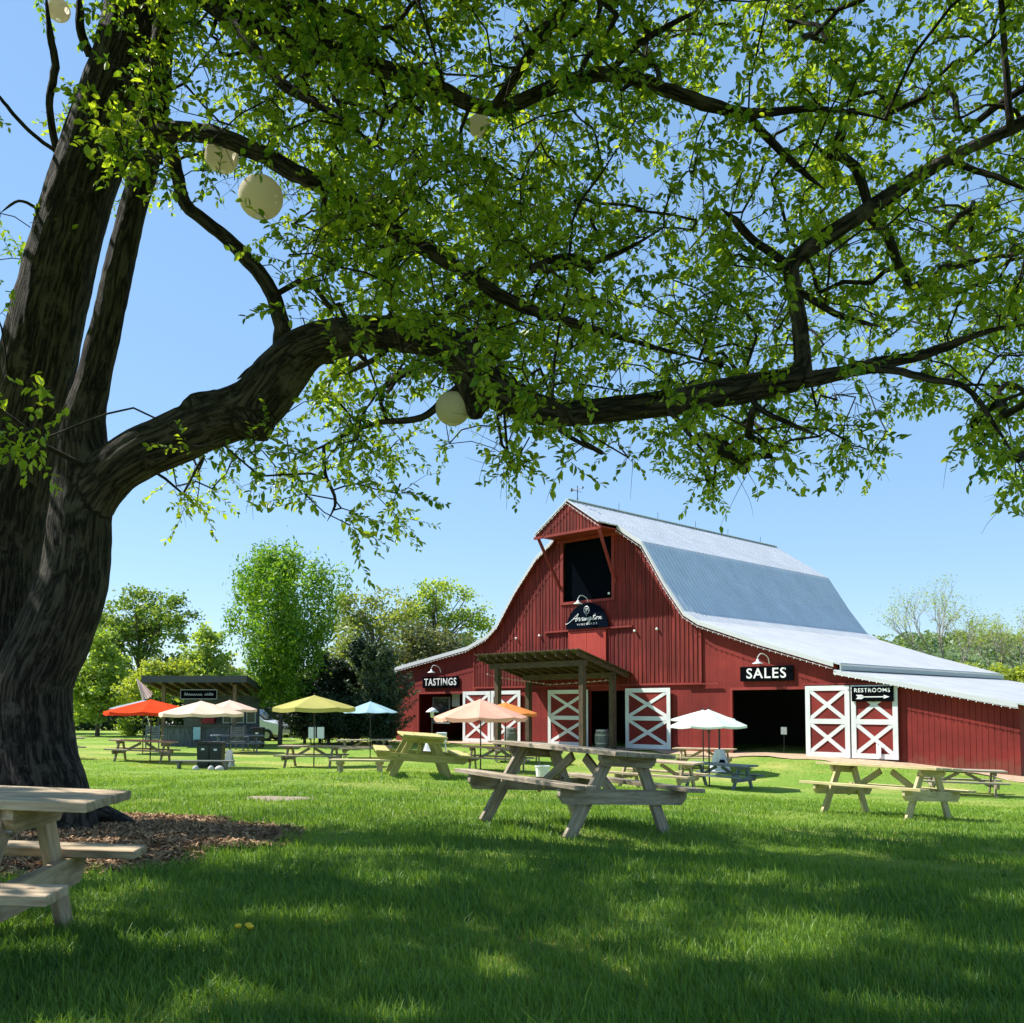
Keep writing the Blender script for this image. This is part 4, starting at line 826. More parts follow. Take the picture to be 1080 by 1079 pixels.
m = MB(); m.box(1.98, 2.06, -.8, -.55, .65, .85); m.build('headlight', M['glass'], vn); m = MB(); m.box(1.98, 2.06, .55, .8, .65, .85); m.build('headlight', M['glass'], vn)
m = MB(); m.box(-.62, -.6, -.912, -.899, .5, 1.65); m.box(-1.85, -1.83, -.912, -.899, .5, 1.65); m.build('door_seam', M['black'], vn)

# ================================================================== BACKGROUND TREES
M['farbark'] = barkmat('far_bark', (.06, .05, .04), (.2, .17, .13), 1, .02); M['greybark'] = barkmat('grey_bark', (.16, .14, .12), (.34, .31, .27), 1, .02)
LM = dict(mid=leafmat('leaf_mid', (.06, .13, .03), (.25, .34, .08), .4), light=leafmat('leaf_light', (.13, .22, .04), (.36, .46, .11), .45), vivid=leafmat('leaf_vivid', (.03, .13, .012), (.27, .42, .045), .42),
          olive=leafmat('leaf_olive', (.10, .15, .04), (.32, .37, .12), .4), dull=leafmat('leaf_dull', (.055, .075, .03), (.2, .22, .09), .3), ever=leafmat('leaf_evergreen', (.008, .025, .01), (.035, .075, .025), .1),
          cedar=leafmat('leaf_cedar', (.03, .06, .03), (.13, .18, .09), .2), yellow=leafmat('leaf_yellow_green', (.16, .22, .03), (.36, .42, .09), .45))
def leaves(pts, size, rv, name, mt, parent, aspect=.6, droop=0, flat=0):
    n = len(pts); ang = nr.uniform(0, 2 * np.pi, n); el = nr.normal(-droop, .6, n)
    d = np.stack([np.cos(ang) * np.cos(el), np.sin(ang) * np.cos(el), np.sin(el)], -1); up = nr.normal(0, 1, (n, 3)); up[:, 2] += flat
    s = np.cross(d, up); s /= np.linalg.norm(s, axis=1)[:, None] + 1e-9; sz = (size * nr.uniform(.6, 1.35, n))[:, None]; nn = np.cross(d, s)
    a = pts - d * sz * .5; V = np.stack([a, pts + s * sz * aspect * .5 + nn * sz * .08, a + d * sz, pts - s * sz * aspect * .5 + nn * sz * .08], 1).reshape(-1, 3)
    return bulk(name, V, 4, [(0, 1, 2, 3)], 1, mt, parent, rv=np.repeat(np.clip(rv, 0, 1), 4))
def in_lobes(n, lobes, shell=.35):
    vol = np.array([l[3] * l[4] * l[5] for l in lobes]) ** .8; idx = nr.choice(len(lobes), n, p=vol / vol.sum()); L_ = np.array(lobes)[idx]
    v = nr.normal(0, 1, (n, 3)); v /= np.linalg.norm(v, axis=1)[:, None]; r = nr.uniform(0, 1, n) ** shell
    return L_[:, :3] + v * r[:, None] * L_[:, 3:6]
def tree(name, label, px, d, H, lobes, mt, nclu, nleaf, lsize, spread=.45, trunk_r=.25, bark='farbark', group='trees behind the lawn', limbs=14, cat='tree', fork=.35, droop=0, trunk_top=None, dxy=(0, 0)):
    """lobes in metres relative to the base: (x,y,z,rx,ry,rz)"""
    base = pos(px, d); base.z -= .1; root = empty(name, base, 0, label, cat, group)
    cl = in_lobes(nclu, lobes, .45); cr = nr.uniform(0, 1, nclu)
    idx = nr.integers(0, nclu, nleaf); P = cl[idx] + nr.normal(0, 1, (nleaf, 3)) * spread * np.array([1, 1, .75]); P = P[P[:, 2] > .1]; idx = idx[:len(P)]
    leaves(P, lsize, .25 + .5 * cr[idx] * .8 + nr.normal(0, .18, len(P)), 'crown', LM[mt], root, droop=droop)
    m = MB(); tt = trunk_top or Vector((dxy[0], dxy[1], H * .72)); tp = [Vector((0, 0, -.3)), Vector((tt.x * .2, tt.y * .2, H * fork * .5)), Vector((tt.x * .5, tt.y * .5, H * fork)), Vector(tt)]
    m.tube(catmull(tp, 4), [trunk_r * (1.25 - .95 * i / 12) for i in range(13)], 8)
    for k in range(limbs):
        f = rnd.uniform(fork, .95); s = Vector((tt.x * f, tt.y * f, tt.z * f)); e = Vector(cl[rnd.randrange(nclu)])
        if e.z < s.z - 1: continue
        mid = s.lerp(e, .5) + Vector((rnd.uniform(-.3, .3), rnd.uniform(-.3, .3), (e - s).length * .1)); c = catmull([s, mid, e], 4); r0 = trunk_r * .42 * (1 - .5 * f)
        m.tube(c, [r0 * (1 - .85 * i / (len(c) - 1)) + .01 for i in range(len(c))], 5)
        for q in range(2):
            e2 = Vector(cl[rnd.randrange(nclu)])
            if (e2 - mid).length < (e - s).length * .9: m.tube([mid, mid.lerp(e2, .5) + Vector((0, 0, .15)), e2], [r0 * .45, r0 * .3, .01], 4)
    m.build('trunk', M[bark], root, smooth=True); return root
def zof(py, d): return at(540, py, d).z + .6
# left group
s = .08
tree('broad_tree', 'tall dark-green broad-crowned tree behind the kiosk on the left', 146, 80, 12.5, [(1.5, 0, 10.2, 3.0, 2.6, 2.2), (-1.2, 0, 9.6, 2.4, 2.4, 2.2), (3.3, 0, 8.2, 1.6, 1.8, 1.3), (.8, 0, 7.2, 1.7, 1.8, 1.6), (-2.2, 0, 7.2, 1.6, 1.8, 1.9)], 'mid', 62, 7000, .32, .42, .3, limbs=24)
tree('spreading_tree', 'light green layered tree left of the kiosk', 104, 60, 7, [(0, 0, 2.6, 2.6, 2.2, 1.5), (.1, 0, 4.3, 1.9, 1.8, 1.3), (0, 0, 5.8, 1.1, 1.1, 1.1), (-1.2, 0, 3.4, 1.3, 1.3, .9), (1.4, 0, 3.3, 1.2, 1.2, .8)], 'light', 150, 9500, .26, .3, .14, fork=.2)
tree('layered_tree', 'light green pyramid tree rising over the kiosk roof', 216, 62, 7.5, [(0, 0, 3.6, 2.3, 2, 1.7), (0, 0, 5.4, 1.6, 1.5, 1.4), (.2, 0, 6.8, .8, .8, .9)], 'light', 120, 8000, .26, .3, .15, fork=.2)
tree('small_tree', 'yellow-green young tree left of the kiosk roof', 168, 56, 5.2, [(-.6, 0, 3.0, 1.7, 1.4, 1.5), (.6, 0, 3.9, 1.4, 1.3, 1.0)], 'yellow', 80, 5000, .24, .28, .12, fork=.2)
tree('grey_green_tree', 'grey-olive half bare tree left of the broad-crowned tree', 118, 84, 11, [(0, 0, 8.3, 1.8, 2, 2.4), (.3, 0, 5.5, 2, 2, 2)], 'olive', 70, 2600, .3, .4, .18, bark='greybark', limbs=20)
# vivid tree
def vivid():
    px, d = 296, 49; base = pos(px, d); root = empty('bright_green_tree', base, 0, 'vivid bright green vase-shaped tree right of the kiosk', 'tree', 'trees behind the lawn')
    zz = [2.0, 3.2, 4.7, 6.4, 7.8, 8.8, 9.6]; ww = [.8, 1.6, 2.4, 3.35, 3.5, 2.9, 1.6]
    nc = 170; z = 2.0 + 7.6 * nr.uniform(0, 1, nc) ** .75; hw = np.interp(z, zz, ww); a = nr.uniform(0, 2 * np.pi, nc); r = nr.uniform(0, 1, nc) ** .5
    cc = np.stack([np.cos(a) * r * hw * nr.uniform(.7, 1.0, nc) * (1 + .22 * np.sin(3.1 * z + 2 * a) + .12 * np.sin(5.3 * z - 3 * a)), np.sin(a) * r * hw * .85, z], -1); bri = nr.uniform(0, 1, nc) + .35 * (cc[:, 0] < -.8) ; n = 24000; idx = nr.integers(0, nc, n)  # left clusters get lighter leaves: the sunlit side painted into the colour
    P = cc[idx] + nr.normal(0, 1, (n, 3)) * np.array([.25, .25, .5]); P = P[P[:, 2] > 1.9]; idx = idx[:len(P)]
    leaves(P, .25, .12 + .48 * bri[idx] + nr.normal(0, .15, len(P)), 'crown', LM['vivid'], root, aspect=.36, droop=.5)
    m = MB(); m.tube(catmull([(0, 0, -.2), (.03, 0, 2.5), (-.05, 0, 5), (0, 0, 7.5)], 4), [.13 - .009 * i for i in range(13)], 8)
    for k in range(26):
        z0 = rnd.uniform(2, 6); a = rnd.uniform(0, 6.28); q = rnd.uniform(.8, 2.2); m.tube([(0, 0, z0), (q * .5 * math.cos(a), q * .5 * math.sin(a), z0 + .9), (q * math.cos(a), q * math.sin(a), z0 + 2.2)], [.045, .03, .01], 5)
    m.build('trunk', M['farbark'], root, smooth=True)
vivid()
tree('olive_tree', 'tall olive-green tree with bare twig tips behind the evergreens', 392, 72, 11.5, [(-.8, 0, 8.6, 2.2, 2.2, 2.4), (1.4, 0, 8.9, 2.2, 2.2, 2.0), (0, 0, 5.8, 3, 2.2, 2.2)], 'olive', 130, 6500, .28, .42, .25, bark='greybark', limbs=30)
tree('pale_tree', 'pale green open tree with forked limbs left of the barn roof', 462, 75, 12, [(.3, 0, 10.2, 2.8, 2.2, 1.7), (2.4, 0, 8.3, 2, 2, 2.2), (-1, 0, 8.2, 2.2, 2, 2)], 'light', 62, 5200, .28, .4, .26, limbs=26)
tree('dark_tree', 'dull brownish dense tree directly behind the left barn roof', 448, 63, 8.5, [(-1.0, 0, 4.6, 2.2, 2, 2.8), (1.3, 0, 4.9, 2.4, 2, 2.2), (0, 0, 6.4, 1.6, 1.6, 1.3)], 'dull', 130, 8500, .26, .38, .25)
tree('tan_tree', 'sparse tan-green tree between the bright green tree and the olive tree', 362, 68, 8, [(0, 0, 5.2, 1.9, 1.6, 2.6), (.6, 0, 3.2, 2, 1.6, 1.4)], 'olive', 80, 3800, .25, .4, .16, bark='greybark', limbs=20)
tree('green_tree', 'bright yellow-green tree showing over the left slope of the barn roof', 523, 85, 9.5, [(0, 0, 7.3, 2.3, 2, 1.9), (-1.3, 0, 5.5, 2.4, 2, 2), (1.6, 0, 6.5, 1.7, 2, 1.7)], 'yellow', 110, 6500, .3, .35, .2)
# evergreens
def evergreen(px, d, H, wd, mt, label, n=5200, tips=10, ls=.2):
    base = pos(px, d); root = empty('evergreen', base, 0, label, 'evergreen', 'evergreens beside the barn')
    P = []; m = MB(); m.tube([(0, 0, -.2), (0, 0, H * .95)], [.1, .02], 6)
    per = n // 84
    for k in range(84):
        f = (k + .5) / 84; z0 = .25 + f * (H - .5); R0 = wd * (1.35 - f * 1.2) ** .8 * rnd.uniform(.5, 1.25); a = rnd.uniform(0, 6.28); e = Vector((R0 * math.cos(a), R0 * math.sin(a), z0 + R0 * .75)); s0 = Vector((0, 0, z0 - .1))
        m.tube([s0, s0.lerp(e, .5) - Vector((0, 0, .05)), e], [.03, .02, .006], 4)
        t_ = nr.uniform(.1, 1.05, per)[:, None]; q = np.array(s0)[None] * (1 - t_) + np.array(e)[None] * t_ + nr.normal(0, 1, (per, 3)) * np.array([.17, .17, .13]) * (1.3 - t_); P.append(q)
    P = np.concatenate(P); P = P[P[:, 2] > .05]
    leaves(P, ls, .35 + nr.normal(0, .25, len(P)), 'crown', LM[mt], root, aspect=.3, droop=-.3); m.build('trunk', M['farbark'], root)
for px, d, H, wd, mt, lb in ((322, 51, 3.3, 1.3, 'ever', 'short dark evergreen right of the bright green tree'), (338, 52, 4.7, 1.5, 'ever', 'dark evergreen with a spiky top right of the bright green tree'), (358, 53, 4.4, 1.5, 'ever', 'middle dark evergreen above the yellow umbrella'),
                             (378, 53, 5.6, 1.6, 'ever', 'tallest dark evergreen above the light blue umbrella'), (394, 51, 5.2, 1.4, 'cedar', 'grey-green cedar left of the barn'), (408, 49.5, 4.8, 1.4, 'cedar', 'grey-green cedar touching the left barn corner'), (347, 49.5, 2.6, 1.2, 'ever', 'low dark evergreen bush behind the yellow umbrella'), (400, 48.6, 2.5, 1.1, 'ever', 'low dark evergreen bush under the cedars'), (372, 49, 2.4, 1.2, 'ever', 'low dark evergreen bush behind the blue umbrella')):
    evergreen(px, d, H * 1.05, wd, mt, lb, n=8400)
# shrubs
tree('bush', 'small light green bush left of the kiosk', 142, 62, 1.5, [(0, 0, .6, 1.2, .8, .6), (1.1, 0, .5, .8, .7, .5)], 'light', 40, 2200, .16, .2, .05, limbs=4, cat='bush', group='bushes')
# dark wood edge behind everything: a far-off mass
def woods(name, x0, x1, y0, y1, h0, h1, n, mt, ls, label, zbase=None, seed=3):
    X = nr.uniform(x0, x1, n); Yy = nr.uniform(y0, y1, n); hh = h0 + (h1 - h0) * (.5 + .25 * np.sin(X * .21 + seed) + .25 * np.sin(X * .53 + 2 * seed)); Z = (gh(X, Yy) if zbase is None else zbase(X, Yy)) + hh * nr.uniform(0, 1, n) ** .8
    P = np.stack([X, Yy, Z], -1); o = leaves(P, ls, .45 + .25 * np.sin(X * .8) * np.sin(Yy) + nr.normal(0, .2, n), name, LM[mt], None); tag(o, label, 'woods', kind='stuff'); return o
woods('far_woods', -75, -14, 88, 97, 3.0, 5.0, 30000, 'mid', .5, 'distant dark green wood edge behind the lawn'); woods('undergrowth', -60, -30, 74, 80, 1.2, 2.4, 12000, 'ever', .38, 'dark undergrowth below the trees on the left')
woods('far_woods', -30, -8, 78, 84, 4.0, 6.5, 16000, 'olive', .4, 'pale green wood edge behind the bright green tree', seed=8)
woods('undergrowth', -24, -5, 60, 66, 2.0, 3.6, 11000, 'ever', .34, 'dark undergrowth behind the evergreens beside the barn', seed=5)
# trees outside the left of the frame and beyond for neighbouring views
tree('broad_tree', 'green tree left of the lawn behind the big trunk', 20, 66, 10, [(0, 0, 6.5, 3, 2.6, 3), (1.5, 0, 4, 2.4, 2, 2)], 'mid', 120, 6500, .32, .4, .25)
# right side: bare trees and hill
def bare_tree(px, d, topz, label, lean, spread):
    base = pos(px, d); root = empty('bare_tree', base, 0, label, 'tree', 'half bare trees right of the barn'); m = MB(); tips = []
    def grow(p, dr, ln, r, dep):
        n = 4; pts = [p]; q = p
        for i in range(n):
            dr = (dr + Vector((rnd.gauss(0, .13), rnd.gauss(0, .13), rnd.gauss(0.03, .08)))).normalized(); q = q + dr * ln / n; pts.append(q)
        m.tube(pts, [r * (1 - .45 * i / n) for i in range(n + 1)], 5 if dep < 3 else 3, caps=False)
        if dep >= 6: tips.append(q); return
        for k in range(3 if dep < 4 else 2):
            a = rnd.uniform(0, 6.28); sp = rnd.uniform(.35, .75) * spread; o = Vector((math.cos(a), math.sin(a), 0)); grow(q if k else pts[-2], (dr * (1 - .3) + o * sp + Vector((0, 0, .1))).normalized(), ln * rnd.uniform(.66, .85), r * .56, dep + 1)
    grow(Vector((0, 0, -.3)), Vector(lean).normalized(), topz * .36, .34, 0); m.build('trunk', M['greybark'], root)
    T = np.array([list(t_) for t_ in tips]); idx = nr.integers(0, len(T), 3200); leaves(T[idx] + nr.normal(0, .3, (3200, 3)), .16, nr.uniform(0, 1, 3200), 'crown', LM['yellow'], root)
rnd.seed(21)
bare_tree(1016, 96, 11.8, 'half bare tree leaning left above the barn lean-to roof', (-.3, 0, 1), .72)
bare_tree(1084, 104, 11.2, 'half bare tree at the right edge of the picture', (-.05, 0, 1), .8)
for px, d, H, lb in ((948, 84, 6.6, 'yellow-green bushy tree behind the lean-to, leftmost'), (985, 80, 6.3, 'yellow-green bushy tree below the leaning bare tree'), (1030, 78, 6.2, 'yellow-green bushy tree right of the leaning bare trunk'), (1068, 76, 5.6, 'yellow-green bushy tree at the right edge of the picture'), (1110, 74, 6.0, 'yellow-green bushy tree just outside the right edge')):
    tree('bushy_tree', lb, px, d, H, [(0, 0, H * .5, 2.6, 2.4, H * .42), (1.2, 0, H * .65, 1.6, 1.6, H * .25), (-1.3, 0, H * .6, 1.6, 1.6, H * .25)], 'yellow', 130, 6500, .3, .3, .16, fork=.2)
# hill
def hillz(x, y): return -2 + 27 * np.exp(-((x - 235) / 115) ** 2 - ((y - 330) / 60) ** 2) + 13 * np.exp(-((x - 120) / 50) ** 2 - ((y - 300) / 60) ** 2) + 14 * np.exp(-((x - 420) / 150) ** 2 - ((y - 300) / 90) ** 2)
hx = np.linspace(60, 560, 60); hy = np.linspace(200, 460, 40); HX, HY = np.meshgrid(hx, hy); HZ = hillz(HX, HY)
V = np.stack([HX, HY, HZ], -1).reshape(-1, 3); F = [(j * 60 + i, j * 60 + i + 1, (j + 1) * 60 + i + 1, (j + 1) * 60 + i) for j in range(39) for i in range(59)]
M['hill'] = mat('hill_green', noise=(.06, (.05, .09, .03), (.12, .18, .06)), rough=1); tag(meshobj('hills', V, F, M['hill'], smooth=True), kind='structure')
n = 1500; X = nr.uniform(80, 520, n); Yy = nr.uniform(225, 345, n); Z = hillz(X, Yy); ok = Z > 1; X, Yy, Z = X[ok], Yy[ok], Z[ok]; n = len(X)
rr = nr.uniform(2.2, 4.2, n); k = 80; v = nr.normal(0, 1, (n, k, 3)); v /= np.linalg.norm(v, axis=2)[..., None]; v[..., 2] = np.abs(v[..., 2]) * .9
P = np.stack([X, Yy, Z + rr * .3], -1)[:, None] + v * rr[:, None, None]; cr = np.repeat(nr.uniform(0, 1, n), k)
hazeleaf = leafmat('leaf_far_hill', (.09, .16, .08), (.26, .34, .17), .3)  # distance haze put into the leaf colours
tag(leaves(P.reshape(-1, 3), 1.2, .2 + .6 * cr + nr.normal(0, .1, n * k), 'hill_woods', hazeleaf, None), 'green wooded hillside far behind the barn', 'woods', kind='stuff')

# ================================================================== THE BIG TREE
M['bark'] = barkmat('bark', (.008, .0065, .006), (.125, .105, .088), 1.0, .05); M['twig'] = barkmat('twig_bark', (.012, .01, .008), (.06, .05, .04), 3, .004)
big = empty('shade_tree', (TREE.x, TREE.y, g1(TREE.x, TREE.y)), 0, 'huge old shade tree with a forked trunk and one long low limb', 'tree'); tb = Vector(big.location)
def W3(px, py, Y): return at(px, py, Y)
# thick skeleton: (px,py,Y,width_px)
THICK = [
    [(-14, 905, 8.9, 170), (-12, 830, 9.1, 150), (-14, 760, 9.2, 120), (-14, 700, 9.3, 104), (-8, 620, 9.35, 92), (5, 540, 9.4, 84), (22, 460, 9.4, 78), (42, 370, 9.4, 76), (60, 290, 9.4, 72), (84, 205, 9.4, 68), (112, 120, 9.4, 66), (135, 50, 9.4, 66), (152, -20, 9.4, 62), (175, -110, 9.3, 52), (210, -220, 9.2, 42), (240, -340, 9.0, 30)],
    [(48, 900, 8.7, 120), (44, 840, 8.8, 92), (34, 780, 8.9, 84), (36, 720, 8.9, 78), (60, 660, 8.9, 76), (78, 610, 8.9, 70), (84, 555, 8.9, 66), (87, 500, 8.9, 58), (88, 450, 8.9, 46), (99, 400, 8.9, 36), (113, 340, 8.9, 32), (126, 280, 8.9, 31), (142, 215, 8.9, 29), (156, 165, 8.9, 28), (166, 110, 8.9, 27), (172, 40, 8.9, 25), (178, -40, 8.8, 22), (190, -140, 8.7, 18)],
    [(84, 560, 8.9, 50), (105, 512, 8.85, 52), (140, 482, 8.8, 54), (190, 460, 8.8, 54), (235, 440, 8.75, 56), (272, 425, 8.7, 60), (298, 392, 8.6, 56), (325, 366, 8.5, 46), (370, 355, 8.4, 40), (425, 352, 8.3, 40), (470, 365, 8.2, 42), (505, 395, 8.1, 42), (545, 425, 8.0, 36), (600, 436, 7.9, 28), (660, 430, 7.8, 28), (720, 422, 7.7, 28), (790, 410, 7.6, 30), (842, 400, 7.5, 28)],
    [(848, 402, 7.5, 22), (845, 360, 7.5, 18), (838, 310, 7.5, 18), (834, 278, 7.5, 18), (860, 258, 7.45, 20), (905, 228, 7.4, 19), (950, 198, 7.35, 17), (1000, 168, 7.3, 15), (1080, 128, 7.2, 14), (1180, 70, 7.0, 10)],
]
THICK += [[(255, 432, 8.7, 50), (270, 446, 8.66, 42), (280, 458, 8.62, 24)], [(492, 398, 8.15, 32), (500, 420, 8.12, 26), (503, 440, 8.1, 17)], [(225, 432, 8.72, 40), (206, 428, 8.7, 30), (196, 424, 8.7, 16)]]
for k in range(10):   # roots
    a = k / 10 * 2 * math.pi + rnd.uniform(-.2, .2) ; c0 = Vector((TREE.x, TREE.y, 0)); L0 = rnd.uniform(.9, 1.5)
    pts = []
    for i in range(7):
        f = i / 6; r = .4 + L0 * f; aa = a + .25 * math.sin(f * 4 + k) * f; x, y = c0.x + r * math.cos(aa) * .95, c0.y + r * math.sin(aa) * .85; z = g1(x, y) + .42 * (1 - f) ** 2.2 + .035 + .03 * math.sin(9 * f + k) * (1 - f) - .14 * f ** 3
        pts.append((Vector((x, y, z)), .19 * (1 - f) ** 1.1 + .045))
    THICK.append([('w', p, r) for p, r in pts])
def thick_pts(T):
    out = []
    for q in T:
        if q[0] == 'w': out.append((q[1], q[2]))
        else: p = W3(q[0], q[1], q[2]); out.append((p, q[3] / 2 * q[2] / FPX))
    return out
m = MB(); SEG = []
for T in THICK:
    tp = thick_pts(T); c = catmull([tuple(p) for p, r in tp], 5); rr = np.interp(np.linspace(0, 1, len(c)), np.linspace(0, 1, len(tp)), [r for p, r in tp])
    c = [p + Vector((rnd.gauss(0, .015), rnd.gauss(0, .015), rnd.gauss(0, .015))) * r_ for p, r_ in zip(c, rr)]
    m.tube(c, list(rr), 16); SEG.append((c, rr))
tmp = m.build('tmp', M['bark'])
rm = tmp.modifiers.new('r', 'REMESH'); rm.mode = 'VOXEL'; rm.voxel_size = .032; rm.use_smooth_shade = True
sm = tmp.modifiers.new('s', 'SMOOTH'); sm.factor = .5; sm.iterations = 6
dg = bpy.context.evaluated_depsgraph_get(); dg.update(); me = bpy.data.meshes.new_from_object(tmp.evaluated_get(dg)); bpy.data.objects.remove(tmp)
nv = len(me.vertices); co = np.empty(nv * 3, np.float32); me.vertices.foreach_get('co', co); co = co.reshape(-1, 3); no = np.empty(nv * 3, np.float32); me.vertices.foreach_get('normal', no); no = no.reshape(-1, 3)
best = np.full(nv, 1e9); gcv = np.zeros((nv, 3))
for ci, (c, rr) in enumerate(SEG):
    al = 0; pa = None
    for i in range(len(c) - 1):
        a = np.array(c[i]); b = np.array(c[i + 1]); d = b - a; L_ = np.linalg.norm(d); d = d / L_; 
        if pa is None: pa = np.array(Vector(d).orthogonal().normalized())
        pa = pa - d * pa.dot(d); pa /= np.linalg.norm(pa); bb = np.cross(d, pa)
        t_ = np.clip((co - a) @ d, 0, L_); q = co - a - t_[:, None] * d; dist = np.linalg.norm(q, axis=1) / (rr[i] + .02)
        s_ = dist < best; best = np.where(s_, dist, best); qq = q[s_]; nn_ = np.linalg.norm(qq, axis=1)[:, None] + 1e-6; rad_ = rr[i]
        gcv[s_] = np.stack([(qq @ pa) / nn_[:, 0] * rad_ + ci * 3, (qq @ bb) / nn_[:, 0] * rad_, al + t_[s_]], -1); al += L_
ne = len(me.edges); ed = np.empty(ne * 2, np.int32); me.edges.foreach_get('vertices', ed); ed = ed.reshape(-1, 2)
for it in range(28):      # relax the bark coordinates so the fissures run smoothly round the bends
    e_ = ed[np.abs(gcv[ed[:, 0]] - gcv[ed[:, 1]]).max(1) < .25]; acc = gcv.copy(); ct = np.ones(nv)
    for c_ in range(3): acc[:, c_] += np.bincount(e_[:, 0], gcv[e_[:, 1], c_], nv) + np.bincount(e_[:, 1], gcv[e_[:, 0], c_], nv)
    ct += np.bincount(e_[:, 0], minlength=nv) + np.bincount(e_[:, 1], minlength=nv); gcv = acc / ct[:, None]
# real furrows
def vn(p):  # cheap value noise from sines
    return np.sin(p[:, 0] * 31 + 1.6 * np.sin(p[:, 2] * 2.6 + p[:, 1] * 7)) * np.sin(p[:, 1] * 29 + 1.5 * np.sin(p[:, 2] * 2.1 + p[:, 0] * 6)) + .5 * np.sin(p[:, 0] * 55 + p[:, 2] * 7) * np.sin(p[:, 1] * 51 - p[:, 2] * 6)
disp = .0085 * vn(gcv) + .006 * np.sin(gcv[:, 2] * 3.1 + gcv[:, 0] * 5) * np.sin(gcv[:, 1] * 6)
co2 = co + no * disp[:, None] - np.array(tb)[None]; me.vertices.foreach_set('co', co2.astype(np.float32).ravel())
me.attributes.new('gc', 'FLOAT_VECTOR', 'POINT').data.foreach_set('vector', gcv.astype(np.float32).ravel()); me.materials.clear(); me.materials.append(M['bark'])
me.polygons.foreach_set('use_smooth', np.ones(len(me.polygons), bool)); me.update(); tr = bpy.data.objects.new('trunk', me); C.objects.link(tr); tr.parent = big

